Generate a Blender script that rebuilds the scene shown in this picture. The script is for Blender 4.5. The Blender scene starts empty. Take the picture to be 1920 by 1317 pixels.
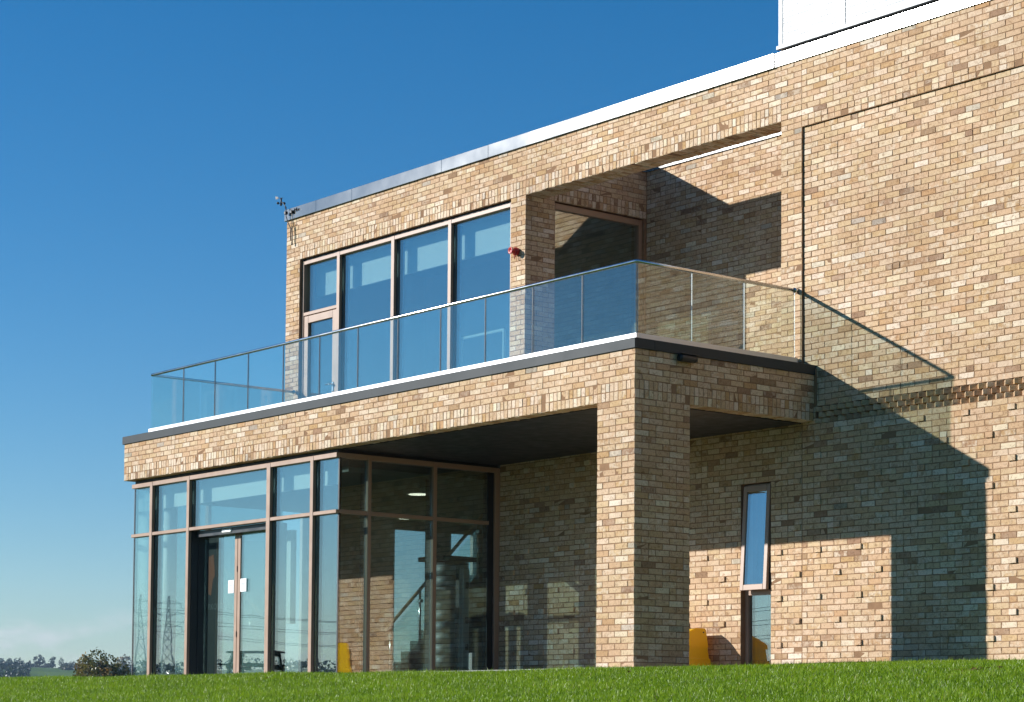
import bpy, math, random
import numpy as np
from mathutils import Matrix, Vector, noise as mnoise

rng = np.random.default_rng(7)
random.seed(7)
scene = bpy.context.scene
C = scene.collection

# ------------------------------------------------------------------ camera
CAM = np.array([19.2117, -17.4282, -0.6412])
AL, PI_, RO = math.radians(39.01767), math.radians(3.39569), math.radians(0.41865)
FPX, CY = 4107.39, 1110.06
_r = np.array([math.sin(AL), math.cos(AL), 0]); _d = np.array([-math.cos(AL), math.sin(AL), 0]); _u = np.array([0, 0, 1.0])
D2 = math.cos(PI_) * _d + math.sin(PI_) * _u; U2 = -math.sin(PI_) * _d + math.cos(PI_) * _u
R3 = math.cos(RO) * _r + math.sin(RO) * U2; U3 = -math.sin(RO) * _r + math.cos(RO) * U2
cam_data = bpy.data.cameras.new('camera'); cam = bpy.data.objects.new('camera', cam_data); C.objects.link(cam)
cam.matrix_world = Matrix(((R3[0], U3[0], -D2[0], CAM[0]), (R3[1], U3[1], -D2[1], CAM[1]), (R3[2], U3[2], -D2[2], CAM[2]), (0, 0, 0, 1)))
cam_data.sensor_fit = 'HORIZONTAL'; cam_data.sensor_width = 36; cam_data.lens = FPX * 36 / 1920
cam_data.shift_y = (CY - 658.5) / 1920
cam_data.clip_start = 0.1; cam_data.clip_end = 12000
scene.camera = cam

def project(P):
    v = np.asarray(P, float) - CAM
    z = v @ D2
    return 960 + FPX * (v @ R3) / z, CY - FPX * (v @ U3) / z, z

# ------------------------------------------------------------------ world, sun, exposure
SUN = np.array([-0.898, -1.0, 0.503]); SUN /= np.linalg.norm(SUN)      # direction towards the sun
sun_el = math.asin(SUN[2]); sun_az = math.atan2(SUN[0], SUN[1])
world = bpy.data.worlds.new('World'); scene.world = world; world.use_nodes = True
nt = world.node_tree; nt.nodes.clear()
def wn(t, **k):
    n = nt.nodes.new(t)
    for a, b in k.items(): setattr(n, a, b)
    return n
sky = wn('ShaderNodeTexSky', sky_type='NISHITA', sun_disc=False, sun_elevation=sun_el, sun_rotation=sun_az,
         altitude=400, air_density=1.0, dust_density=0.03, ozone_density=3.3)
bg = wn('ShaderNodeBackground'); bg.inputs['Strength'].default_value = 0.085
outw = wn('ShaderNodeOutputWorld')
tc = wn('ShaderNodeTexCoord'); sep = wn('ShaderNodeSeparateXYZ')
mp = wn('ShaderNodeMapping'); mp.inputs['Scale'].default_value = (1, 1, 3.2)
nz = wn('ShaderNodeTexNoise'); nz.inputs['Scale'].default_value = 34; nz.inputs['Detail'].default_value = 7; nz.inputs['Roughness'].default_value = 0.55
cr = wn('ShaderNodeValToRGB'); cr.color_ramp.elements[0].position = 0.47; cr.color_ramp.elements[1].position = 0.66
band = wn('ShaderNodeValToRGB')
be = band.color_ramp.elements
be[0].position = 0.020; be[0].color = (0.25, 0.25, 0.25, 1); be[1].position = 0.050; be[1].color = (0, 0, 0, 1)
e = be.new(0.031); e.color = (1, 1, 1, 1); e = be.new(0.039); e.color = (0.85, 0.85, 0.85, 1)
mul = wn('ShaderNodeMath', operation='MULTIPLY'); mul2 = wn('ShaderNodeMath', operation='MULTIPLY'); mul2.inputs[1].default_value = 0.55
mixw = wn('ShaderNodeMix', data_type='RGBA'); mixw.inputs['B'].default_value = (6.6, 6.7, 7.0, 1)
L = nt.links.new
L(tc.outputs['Generated'], mp.inputs['Vector']); L(mp.outputs['Vector'], nz.inputs['Vector']); L(nz.outputs['Fac'], cr.inputs['Fac'])
L(tc.outputs['Generated'], sep.inputs[0]); L(sep.outputs['Z'], band.inputs['Fac'])
L(cr.outputs['Color'], mul.inputs[0]); L(band.outputs['Color'], mul.inputs[1]); L(mul.outputs[0], mul2.inputs[0])
hsv = wn('ShaderNodeHueSaturation'); hsv.inputs['Saturation'].default_value = 1.36; hsv.inputs['Hue'].default_value = 0.497; L(sky.outputs['Color'], hsv.inputs['Color']); tint = wn('ShaderNodeMix', data_type='RGBA', blend_type='MULTIPLY'); tint.inputs['Factor'].default_value = 1.0; tint.inputs['B'].default_value = (0.92, 0.965, 1.04, 1); L(hsv.outputs['Color'], tint.inputs['A']); L(tint.outputs['Result'], mixw.inputs['A']); L(mul2.outputs[0], mixw.inputs['Factor'])
L(mixw.outputs['Result'], bg.inputs['Color']); L(bg.outputs[0], outw.inputs['Surface'])

sl = bpy.data.lights.new('sun', 'SUN'); sl.energy = 5.0; sl.angle = math.radians(0.53); sl.color = (1.0, 0.98, 0.945)
so = bpy.data.objects.new('sun', sl); C.objects.link(so)
so.rotation_euler = Vector(SUN).to_track_quat('Z', 'Y').to_euler(); so.location = (-30, -35, 25)

scene.view_settings.view_transform = 'Standard'; scene.view_settings.look = 'None'
scene.view_settings.exposure = 0.5; scene.view_settings.gamma = 1.0; scene.view_settings.use_curve_mapping = False
scene.render.engine = 'CYCLES'
cy = scene.cycles
cy.max_bounces = 10; cy.transparent_max_bounces = 24; cy.glossy_bounces = 5; cy.diffuse_bounces = 4
cy.volume_bounces = 0; cy.use_denoising = True; cy.caustics_reflective = False; cy.caustics_refractive = False
cy.sample_clamp_indirect = 6

# ------------------------------------------------------------------ helpers
def tag(o, label=None, cat=None, group=None, kind=None):
    if label: o['label'] = label
    if cat: o['category'] = cat
    if group: o['group'] = group
    if kind: o['kind'] = kind
    return o

def empty(name, loc=(0, 0, 0), parent=None):
    o = bpy.data.objects.new(name, None); C.objects.link(o); o.location = loc; o.empty_display_size = 0.2
    if parent: o.parent = parent
    return o

class MB:
    def __init__(s): s.v = []; s.f = []; s.sm = []
    def add(s, vs, fs, smooth=False):
        b = len(s.v); s.v += [tuple(map(float, v)) for v in vs]; s.f += [tuple(i + b for i in f) for f in fs]; s.sm += [smooth] * len(fs); return s
    def box(s, x0, x1, y0, y1, z0, z1):
        return s.add([(x0, y0, z0), (x1, y0, z0), (x1, y1, z0), (x0, y1, z0), (x0, y0, z1), (x1, y0, z1), (x1, y1, z1), (x0, y1, z1)],
                     [(0, 3, 2, 1), (4, 5, 6, 7), (0, 1, 5, 4), (1, 2, 6, 5), (2, 3, 7, 6), (3, 0, 4, 7)])
    def bbox(s, x0, x1, y0, y1, z0, z1, c=0.004):
        """box with chamfered edges (all 12), kept light"""
        if min(x1 - x0, y1 - y0, z1 - z0) < 2.5 * c: c = min(x1 - x0, y1 - y0, z1 - z0) / 4
        X, Y, Z = (x0, x1), (y0, y1), (z0, z1); vs = []; idx = {}
        for i in (0, 1):
            for j in (0, 1):
                for k in (0, 1):
                    sx, sy, sz = (1 - 2 * i) * c, (1 - 2 * j) * c, (1 - 2 * k) * c
                    for a, p in enumerate(((X[i], Y[j] + sy, Z[k] + sz), (X[i] + sx, Y[j], Z[k] + sz), (X[i] + sx, Y[j] + sy, Z[k]))):
                        idx[(i, j, k, a)] = len(vs); vs.append(p)
        fs = []
        for i in (0, 1):
            q = [idx[(i, 0, 0, 0)], idx[(i, 1, 0, 0)], idx[(i, 1, 1, 0)], idx[(i, 0, 1, 0)]]; fs.append(q if i else q[::-1])
            q = [idx[(0, i, 0, 1)], idx[(1, i, 0, 1)], idx[(1, i, 1, 1)], idx[(0, i, 1, 1)]]; fs.append(q[::-1] if i else q)
            q = [idx[(0, 0, i, 2)], idx[(1, 0, i, 2)], idx[(1, 1, i, 2)], idx[(0, 1, i, 2)]]; fs.append(q if i else q[::-1])
        for a in (0, 1):
            for b in (0, 1):
                q = [idx[(a, b, 0, 0)], idx[(a, b, 1, 0)], idx[(a, b, 1, 1)], idx[(a, b, 0, 1)]]; fs.append(q if (a + b) % 2 == 0 else q[::-1])
                q = [idx[(a, 0, b, 0)], idx[(a, 0, b, 2)], idx[(a, 1, b, 2)], idx[(a, 1, b, 0)]]; fs.append(q if (a + b) % 2 == 0 else q[::-1])
                q = [idx[(0, a, b, 1)], idx[(1, a, b, 1)], idx[(1, a, b, 2)], idx[(0, a, b, 2)]]; fs.append(q if (a + b) % 2 == 0 else q[::-1])
        for i in (0, 1):
            for j in (0, 1):
                for k in (0, 1):
                    q = [idx[(i, j, k, 0)], idx[(i, j, k, 1)], idx[(i, j, k, 2)]]; fs.append(q if (i + j + k) % 2 == 1 else q[::-1])
        return s.add(vs, fs)
    def tube(s, pts, r, n=10, cap=True):
        pts = [np.array(p, float) for p in pts]; rs = r if isinstance(r, (list, tuple)) else [r] * len(pts)
        vs = []; fs = []; prev = None
        for i, p in enumerate(pts):
            a = pts[max(i - 1, 0)]; b = pts[min(i + 1, len(pts) - 1)]; t = (b - a) / (np.linalg.norm(b - a) + 1e-12)
            if prev is None:
                h = np.array([0, 0, 1.0]) if abs(t[2]) < .9 else np.array([1.0, 0, 0])
            else: h = prev
            x = h - t * (h @ t); x /= np.linalg.norm(x); prev = x; y = np.cross(t, x)
            for k in range(n):
                an = 2 * math.pi * k / n; vs.append(p + rs[i] * (math.cos(an) * x + math.sin(an) * y))
        for i in range(len(pts) - 1):
            for k in range(n):
                k2 = (k + 1) % n; fs.append((i * n + k, i * n + k2, (i + 1) * n + k2, (i + 1) * n + k))
        s.add(vs, fs, True)
        if cap:
            b = len(s.v) - len(vs)
            s.f.append(tuple(b + k for k in range(n))[::-1]); s.sm.append(False)
            s.f.append(tuple(b + (len(pts) - 1) * n + k for k in range(n))); s.sm.append(False)
        return s
    def lathe(s, c, prof, n=20, axis='z'):
        vs = []; fs = []
        for (r, h) in prof:
            for k in range(n):
                a = 2 * math.pi * k / n; p = (r * math.cos(a), r * math.sin(a), h)
                if axis == 'y': p = (p[0], p[2], -p[1])
                if axis == 'x': p = (p[2], p[0], p[1])
                vs.append((c[0] + p[0], c[1] + p[1], c[2] + p[2]))
        for i in range(len(prof) - 1):
            for k in range(n):
                k2 = (k + 1) % n; fs.append((i * n + k, i * n + k2, (i + 1) * n + k2, (i + 1) * n + k))
        fs.append(tuple(range(n))[::-1]); fs.append(tuple((len(prof) - 1) * n + k for k in range(n)))
        return s.add(vs, fs, True)
    def build(s, name, mat, parent=None):
        me = bpy.data.meshes.new(name); me.from_pydata(s.v, [], s.f); me.materials.append(mat)
        me.polygons.foreach_set('use_smooth', s.sm); me.update()
        o = bpy.data.objects.new(name, me); C.objects.link(o)
        if parent: o.parent = parent
        return o

# ------------------------------------------------------------------ materials
def mat_new(name):
    m = bpy.data.materials.new(name); m.use_nodes = True; t = m.node_tree; t.nodes.clear()
    out = t.nodes.new('ShaderNodeOutputMaterial'); p = t.nodes.new('ShaderNodeBsdfPrincipled')
    t.links.new(p.outputs[0], out.inputs[0]); return m, t, p, out
def N(t, ty, **k):
    n = t.nodes.new(ty)
    for a, b in k.items():
        if a in n.inputs: n.inputs[a].default_value = b
        else: setattr(n, a, b)
    return n
def ramp(t, stops, interp='LINEAR'):
    n = t.nodes.new('ShaderNodeValToRGB'); cr = n.color_ramp; cr.interpolation = interp
    while len(cr.elements) < len(stops): cr.elements.new(0.5)
    for el, (p, c) in zip(cr.elements, stops): el.position = p; el.color = (*c, 1)
    return n
def mixc(t, a, b, f, mode='MIX'):
    n = t.nodes.new('ShaderNodeMix'); n.data_type = 'RGBA'; n.blend_type = mode
    for s, v in (('A', a), ('B', b), ('Factor', f)):
        if hasattr(v, 'is_output'): t.links.new(v, n.inputs[s])
        else: n.inputs[s].default_value = v if not isinstance(v, tuple) else (*v, 1)
    return n.outputs['Result']

def simple(name, col, rough=0.5, metal=0.0, spec=0.5, var=0.06, scale=6.0, bump=0.0, bscale=80):
    m, t, p, o = mat_new(name)
    g = N(t, 'ShaderNodeNewGeometry'); n = N(t, 'ShaderNodeTexNoise', Scale=scale, Detail=5.0)
    t.links.new(g.outputs['Position'], n.inputs['Vector'])
    lo = tuple(c * (1 - var) for c in col); hi = tuple(min(1, c * (1 + var)) for c in col)
    r = ramp(t, [(0.3, lo), (0.7, hi)]); t.links.new(n.outputs['Fac'], r.inputs['Fac'])
    t.links.new(r.outputs['Color'], p.inputs['Base Color'])
    r2 = ramp(t, [(0.3, (rough * 0.85,) * 3), (0.7, (min(1, rough * 1.15),) * 3)]); t.links.new(n.outputs['Fac'], r2.inputs['Fac'])
    t.links.new(r2.outputs['Color'], p.inputs['Roughness'])
    p.inputs['Metallic'].default_value = metal; p.inputs['Specular IOR Level'].default_value = spec
    if bump:
        n2 = N(t, 'ShaderNodeTexNoise', Scale=bscale, Detail=4.0); t.links.new(g.outputs['Position'], n2.inputs['Vector'])
        b = N(t, 'ShaderNodeBump', Strength=bump, Distance=0.01); t.links.new(n2.outputs['Fac'], b.inputs['Height']); t.links.new(b.outputs[0], p.inputs['Normal'])
    return m

def brick_material():
    m, t, p, o = mat_new('clay_brick')
    at = N(t, 'ShaderNodeAttribute', attribute_name='tone'); oi = N(t, 'ShaderNodeObjectInfo')
    s = N(t, 'ShaderNodeSeparateColor'); t.links.new(at.outputs['Color'], s.inputs[0])
    g = N(t, 'ShaderNodeNewGeometry')
    pal = ramp(t, [(0.0, (0.26, 0.160, 0.098)), (0.05, (0.37, 0.236, 0.144)), (0.11, (0.47, 0.292, 0.146)), (0.22, (0.505, 0.338, 0.196)),
                   (0.42, (0.528, 0.364, 0.222)), (0.60, (0.545, 0.388, 0.247)), (0.76, (0.575, 0.426, 0.285)), (0.88, (0.63, 0.500, 0.358)), (0.965, (0.70, 0.590, 0.462)), (1.0, (0.33, 0.284, 0.226))])
    t.links.new(s.outputs[0], pal.inputs['Fac'])
    # cloudy patches inside a brick: pale lime bloom and darker firing
    n1 = N(t, 'ShaderNodeTexNoise', Scale=11.0, Detail=6.0, Roughness=0.68); mp = N(t, 'ShaderNodeVectorMath', operation='ADD')
    cmb = N(t, 'ShaderNodeCombineXYZ'); sc = N(t, 'ShaderNodeMath', operation='MULTIPLY'); sc.inputs[1].default_value = 37.0
    t.links.new(s.outputs[2], sc.inputs[0]); t.links.new(sc.outputs[0], cmb.inputs['X']); t.links.new(sc.outputs[0], cmb.inputs['Z'])
    t.links.new(g.outputs['Position'], mp.inputs[0]); t.links.new(cmb.outputs[0], mp.inputs[1]); t.links.new(mp.outputs[0], n1.inputs['Vector'])
    r1 = ramp(t, [(0.44, (0, 0, 0)), (0.60, (1, 1, 1))]); t.links.new(n1.outputs['Fac'], r1.inputs['Fac'])
    lim = N(t, 'ShaderNodeMath', operation='MULTIPLY'); t.links.new(r1.outputs['Color'], lim.inputs[0]); t.links.new(s.outputs[1], lim.inputs[1])
    lim2 = N(t, 'ShaderNodeMath', operation='MULTIPLY'); lim2.inputs[1].default_value = 0.75; t.links.new(lim.outputs[0], lim2.inputs[0])
    hue = ramp(t, [(0.0, (1.025, 0.98, 0.99)), (0.35, (1.0, 0.985, 1.01)), (0.65, (1.0, 1.0, 0.99)), (1.0, (1.0, 1.01, 0.93))]); t.links.new(s.outputs[2], hue.inputs['Fac'])
    c = mixc(t, pal.outputs['Color'], hue.outputs['Color'], 1.0, 'MULTIPLY')
    c = mixc(t, c, (0.68, 0.575, 0.45), lim2.outputs[0])
    # sandy speckle and pits
    n2 = N(t, 'ShaderNodeTexNoise', Scale=130.0, Detail=3.0, Roughness=0.7); t.links.new(mp.outputs[0], n2.inputs['Vector'])
    r2 = ramp(t, [(0.30, (0.62, 0.58, 0.55)), (0.48, (1, 1, 1)), (0.75, (1.12, 1.10, 1.08))]); t.links.new(n2.outputs['Fac'], r2.inputs['Fac'])
    c = mixc(t, c, r2.outputs['Color'], 0.75, 'MULTIPLY')
    n3 = N(t, 'ShaderNodeTexNoise', Scale=20.0, Detail=6.0, Roughness=0.72, Distortion=1.0); t.links.new(mp.outputs[0], n3.inputs['Vector'])
    r3 = ramp(t, [(0.34, (0.50, 0.42, 0.35)), (0.47, (0.98, 0.98, 0.98)), (0.70, (1.18, 1.17, 1.15))]); t.links.new(n3.outputs['Fac'], r3.inputs['Fac'])
    c = mixc(t, c, r3.outputs['Color'], 0.8, 'MULTIPLY')
    n4 = N(t, 'ShaderNodeTexNoise', Scale=0.55, Detail=4.0, Roughness=0.6); t.links.new(g.outputs['Position'], n4.inputs['Vector'])
    r4 = ramp(t, [(0.34, (0.88, 0.86, 0.84)), (0.66, (1.07, 1.07, 1.07))]); t.links.new(n4.outputs['Fac'], r4.inputs['Fac'])
    c = mixc(t, c, r4.outputs['Color'], 1.0, 'MULTIPLY')
    t.links.new(c, p.inputs['Base Color'])
    p.inputs['Roughness'].default_value = 0.9; p.inputs['Specular IOR Level'].default_value = 0.2
    ad = N(t, 'ShaderNodeMath', operation='ADD'); t.links.new(n3.outputs['Fac'], ad.inputs[0]); m2 = N(t, 'ShaderNodeMath', operation='MULTIPLY'); m2.inputs[1].default_value = 0.35
    t.links.new(n2.outputs['Fac'], m2.inputs[0]); t.links.new(m2.outputs[0], ad.inputs[1])
    b = N(t, 'ShaderNodeBump', Strength=0.7, Distance=0.006); t.links.new(ad.outputs[0], b.inputs['Height']); t.links.new(b.outputs[0], p.inputs['Normal'])
    return m

def glass_material(name, r0, tint, rough=0.0, wave=0.0):
    m = bpy.data.materials.new(name); m.use_nodes = True; t = m.node_tree; t.nodes.clear()
    out = t.nodes.new('ShaderNodeOutputMaterial')
    gl = N(t, 'ShaderNodeBsdfGlossy', Roughness=rough); gl.inputs['Color'].default_value = (0.94, 0.975, 0.965, 1)
    tr = N(t, 'ShaderNodeBsdfTransparent'); tr.inputs['Color'].default_value = (*tint, 1)
    lw = N(t, 'ShaderNodeLayerWeight', Blend=0.5)
    pw = N(t, 'ShaderNodeMath', operation='POWER'); pw.inputs[1].default_value = 5.0; t.links.new(lw.outputs['Facing'], pw.inputs[0])
    ma = N(t, 'ShaderNodeMath', operation='MULTIPLY_ADD'); ma.inputs[1].default_value = 1 - r0; ma.inputs[2].default_value = r0; t.links.new(pw.outputs[0], ma.inputs[0])
    mx = N(t, 'ShaderNodeMixShader'); t.links.new(ma.outputs[0], mx.inputs[0]); t.links.new(tr.outputs[0], mx.inputs[1]); t.links.new(gl.outputs[0], mx.inputs[2])
    t.links.new(mx.outputs[0], out.inputs[0])
    if wave:
        g = N(t, 'ShaderNodeNewGeometry'); n = N(t, 'ShaderNodeTexNoise', Scale=1.3, Detail=1.0); t.links.new(g.outputs['Position'], n.inputs['Vector'])
        b = N(t, 'ShaderNodeBump', Strength=wave, Distance=0.02); t.links.new(n.outputs['Fac'], b.inputs['Height']); t.links.new(b.outputs[0], gl.inputs['Normal'])
    return m

M = {}
M['brick'] = brick_material()
M['mortar'] = simple('lime_mortar', (0.255, 0.150, 0.085), 0.95, var=0.14, scale=7, bump=0.4, bscale=160, spec=0.1)
M['frame'] = simple('bronze_frame', (0.34, 0.215, 0.145), 0.40, 0.0, 0.5, var=0.03)
M['trim'] = simple('dark_grey_trim', (0.030, 0.036, 0.039), 0.5, 0.0, 0.18, var=0.10, scale=1.5)
M['coping'] = simple('coated_aluminium_coping', (0.28, 0.28, 0.275), 0.17, 0.75, 0.5, var=0.06, scale=1.2)
M['channel'] = simple('satin_aluminium', (0.62, 0.62, 0.62), 0.42, 0.5, 0.5, var=0.03)
M['steel'] = simple('brushed_stainless', (0.62, 0.60, 0.58), 0.22, 1.0, 0.5, var=0.04)
M['black'] = simple('black_rubber', (0.012, 0.012, 0.013), 0.5, var=0.1)
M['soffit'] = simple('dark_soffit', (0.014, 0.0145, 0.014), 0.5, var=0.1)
M['pane'] = glass_material('coated_glazing', 0.25, (0.78, 0.87, 0.855), wave=0.02)
M['railglass'] = glass_material('laminated_glass', 0.115, (0.90, 0.945, 0.925))
M['white'] = simple('white_paint', (0.74, 0.75, 0.73), 0.6, var=0.03)
M['blind'] = simple('pale_green_white_panel', (0.80, 0.83, 0.80), 0.8, var=0.02)
M['plaster'] = simple('interior_plaster', (0.26, 0.27, 0.25), 0.8, var=0.05)
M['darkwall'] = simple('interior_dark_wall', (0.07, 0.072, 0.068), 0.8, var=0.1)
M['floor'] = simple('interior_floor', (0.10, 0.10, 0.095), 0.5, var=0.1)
M['deck'] = simple('deck_paving', (0.34, 0.32, 0.29), 0.9, var=0.1)
M['paving'] = simple('concrete_paving', (0.36, 0.35, 0.33), 0.9, var=0.12, bump=0.2)
M['louvre'] = simple('white_louvre', (0.56, 0.565, 0.57), 0.5, var=0.03)
M['shadowgap'] = simple('grey_underside', (0.16, 0.16, 0.15), 0.7)
M['yellow'] = simple('yellow_polyethylene', (0.88, 0.57, 0.012), 0.42, var=0.05, scale=5)
_y = M['yellow'].node_tree; _o = [n for n in _y.nodes if n.type == 'OUTPUT_MATERIAL'][0]; _p = [n for n in _y.nodes if n.type == 'BSDF_PRINCIPLED'][0]
_t = _y.nodes.new('ShaderNodeBsdfTranslucent'); _t.inputs['Color'].default_value = (0.95, 0.66, 0.02, 1); _m = _y.nodes.new('ShaderNodeMixShader'); _m.inputs[0].default_value = 0.38
_y.links.new(_p.outputs[0], _m.inputs[1]); _y.links.new(_t.outputs[0], _m.inputs[2]); _y.links.new(_m.outputs[0], _o.inputs[0])
M['red'] = simple('red_plastic', (0.36, 0.006, 0.010), 0.35, var=0.05)
M['terracotta'] = simple('terracotta', (0.42, 0.09, 0.045), 0.8, var=0.1)
M['paper'] = simple('white_paper', (0.80, 0.80, 0.80), 0.8, var=0.02)
M['ink'] = simple('grey_print', (0.25, 0.25, 0.26), 0.8)
M['wood'] = simple('oak_rail', (0.30, 0.19, 0.10), 0.4, var=0.15, scale=12)
M['graphite'] = simple('graphite_metal', (0.035, 0.037, 0.04), 0.35, 0.3, 0.5)
M['weathered'] = simple('weathered_wood', (0.05, 0.045, 0.04), 0.8, var=0.2)
M['galv'] = simple('galvanised_lattice', (0.30, 0.31, 0.32), 0.6, 0.3)
M['cable'] = simple('cable', (0.06, 0.06, 0.065), 0.6)
M['bark'] = simple('bark', (0.09, 0.065, 0.045), 0.95, var=0.25, scale=4)
M['orange'] = simple('poster_orange', (0.45, 0.13, 0.06), 0.6)
ml = bpy.data.materials.new('lamp_glow'); ml.use_nodes = True
ml.node_tree.nodes['Principled BSDF'].inputs['Emission Color'].default_value = (1, 0.9, 0.72, 1); ml.node_tree.nodes['Principled BSDF'].inputs['Emission Strength'].default_value = 1.6
M['glow'] = ml

def leaf_material(name, stops, transl=0.25):
    m, t, p, o = mat_new(name)
    at = N(t, 'ShaderNodeAttribute', attribute_name='tone'); s = N(t, 'ShaderNodeSeparateColor'); t.links.new(at.outputs['Color'], s.inputs[0])
    r = ramp(t, stops); t.links.new(s.outputs[0], r.inputs['Fac']); t.links.new(r.outputs['Color'], p.inputs['Base Color'])
    p.inputs['Roughness'].default_value = 0.42; p.inputs['Specular IOR Level'].default_value = 0.5
    tl = N(t, 'ShaderNodeBsdfTranslucent'); t.links.new(r.outputs['Color'], tl.inputs['Color'])
    mx = N(t, 'ShaderNodeMixShader'); mx.inputs[0].default_value = transl
    t.links.new(p.outputs[0], mx.inputs[1]); t.links.new(tl.outputs[0], mx.inputs[2]); t.links.new(mx.outputs[0], o.inputs[0])
    return m
M['grass'] = leaf_material('lawn_blades', [(0.0, (0.095, 0.180, 0.004)), (0.5, (0.195, 0.325, 0.007)), (0.9, (0.31, 0.45, 0.014)), (1.0, (0.36, 0.33, 0.10))], 0.45)
M['leaf_dark'] = leaf_material('dark_foliage', [(0, (0.018, 0.036, 0.020)), (1, (0.05, 0.085, 0.035))])
M['leaf_mid'] = leaf_material('mid_foliage', [(0, (0.045, 0.062, 0.030)), (1, (0.10, 0.105, 0.05))])
M['leaf_autumn'] = leaf_material('autumn_foliage', [(0, (0.075, 0.085, 0.014)), (0.55, (0.17, 0.14, 0.022)), (1, (0.34, 0.16, 0.025))])
M['deadleaf'] = leaf_material('dry_leaf', [(0, (0.16, 0.085, 0.03)), (1, (0.32, 0.2, 0.09))])

def ground_material():
    m, t, p, o = mat_new('meadow_ground')
    g = N(t, 'ShaderNodeNewGeometry'); n = N(t, 'ShaderNodeTexNoise', Scale=2.5, Detail=8.0); t.links.new(g.outputs['Position'], n.inputs['Vector'])
    r = ramp(t, [(0.3, (0.030, 0.070, 0.006)), (0.7, (0.060, 0.120, 0.010))]); t.links.new(n.outputs['Fac'], r.inputs['Fac'])
    v = N(t, 'ShaderNodeTexVoronoi', Scale=0.006); t.links.new(g.outputs['Position'], v.inputs['Vector'])
    f = ramp(t, [(0.0, (0.10, 0.19, 0.03)), (0.35, (0.13, 0.20, 0.04)), (0.6, (0.07, 0.13, 0.03)), (1.0, (0.20, 0.19, 0.07))])
    sp = N(t, 'ShaderNodeSeparateColor'); t.links.new(v.outputs['Color'], sp.inputs[0]); t.links.new(sp.outputs[0], f.inputs['Fac'])
    ln = N(t, 'ShaderNodeVectorMath', operation='LENGTH'); t.links.new(g.outputs['Position'], ln.inputs[0])
    mr = N(t, 'ShaderNodeMapRange'); mr.inputs['From Min'].default_value = 120; mr.inputs['From Max'].default_value = 260; t.links.new(ln.outputs['Value'], mr.inputs['Value'])
    c = mixc(t, r.outputs['Color'], f.outputs['Color'], mr.outputs['Result']); t.links.new(c, p.inputs['Base Color'])
    p.inputs['Roughness'].default_value = 0.95; p.inputs['Specular IOR Level'].default_value = 0.1
    return m
M['ground'] = ground_material()

# ------------------------------------------------------------------ terrain
def sstep(a, b, x):
    t = np.clip((x - a) / (b - a), 0, 1); return t * t * (3 - 2 * t)
def height(x, y):
    x = np.asarray(x, float); y = np.asarray(y, float)
    r = np.hypot(x, y); az = np.arctan2(y, x)
    d = np.maximum(0, -0.55 - y); slope = 0.118 * (np.sqrt(d * d + 0.16) - 0.4); slope = 3.2 * (1 - np.exp(-slope / 3.2)) * (1 + 0.0 * x)
    z = -slope - 0.058 - 0.0042 * np.clip(x, -22, 10) + 0.010 * np.sin(x * 0.75 + 0.6) * np.exp(-d * 0.4) * (y < 0.0)
    z = z + 0.12 * sstep(0.15, 0.6, x) * sstep(-0.5, 2.9, y) * (x < 9)
    lift = sstep(-22, -32, x) * sstep(-2, -6, y); z = z * (1 - lift) + 0.33 * lift
    z = z - 4.0 * sstep(45, 260, r)
    H = 32.5 + 4 * np.sin(az * 5 + 1) + 2.5 * np.sin(az * 13 + 2) + 1.5 * np.sin(az * 31)
    z = z + H * sstep(350, 1480, r) + 1.2 * np.sin(x * 0.011) * np.cos(y * 0.013) * sstep(200, 600, r)
    return z
def build_ground():
    rad = np.concatenate([np.linspace(0, 30, 61), np.geomspace(31, 2480, 80)]); na = 220
    vs = []; fs = []
    for r in rad:
        a = np.linspace(0, 2 * math.pi, na, endpoint=False); xs = r * np.cos(a) + 0; ys = r * np.sin(a)
        zs = height(xs, ys); vs += list(zip(xs.tolist(), ys.tolist(), zs.tolist()))
    for i in range(len(rad) - 1):
        for k in range(na):
            k2 = (k + 1) % na; fs.append((i * na + k, (i + 1) * na + k, (i + 1) * na + k2, i * na + k2))
    mb = MB(); mb.add(vs, fs, True); o = mb.build('ground', M['ground']); tag(o, kind='structure'); return o
build_ground()
pv = MB().bbox(-12.75, 0.25, -0.34, 0.35, -0.20, 0.006, 0.01).bbox(-6.40, 0.25, 0.36, 3.09, -0.2, 0.004, 0.01).build('paving', M['paving']); tag(pv, kind='structure')

# ------------------------------------------------------------------ the building
bld = empty('brick_building', (0, 0, 0))
tag(bld, 'two-storey buff brick building with glazed entrance, roof terrace on a brick pillar and recessed loggia', 'building')
B = 0.2285; CO = 0.075; J = 0.010
XL = -12.36; YU = 3.085; XR = 6.4
XG = -6.41                     # glass return plane
FA = ((0, 0, 0), (1, 0, 0), (0, 0, 1), (0, -1, 0))
FB = ((0, 0, 0), (0, 1, 0), (0, 0, 1), (1, 0, 0))
FU = ((0, YU, 0), (1, 0, 0), (0, 0, 1), (0, -1, 0))
FP = ((0, YU + 0.03, 0), (1, 0, 0), (0, 0, 1), (0, -1, 0))
XLG = -5.845; YB = 5.533
FLR = ((XLG, 0, 0), (0, 1, 0), (0, 0, 1), (1, 0, 0))
FLB = ((0, YB, 0), (1, 0, 0), (0, 0, 1), (0, -1, 0))
PW, PD = 0.6785, 0.906
FPB = ((0, PD, 0), (-1, 0, 0), (0, 0, 1), (0, 1, 0))
FPL = ((-PW, 0, 0), (0, -1, 0), (0, 0, 1), (-1, 0, 0))
FSA = ((0, 0, 3.225), (1, 0, 0), (0, 1, 0), (0, 0, -1))
FSB = ((0, 0, 3.225), (0, 1, 0), (-1, 0, 0), (0, 0, -1))
FBS = ((0, YU, 7.2375), (1, 0, 0), (0, 1, 0), (0, 0, -1))

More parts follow.
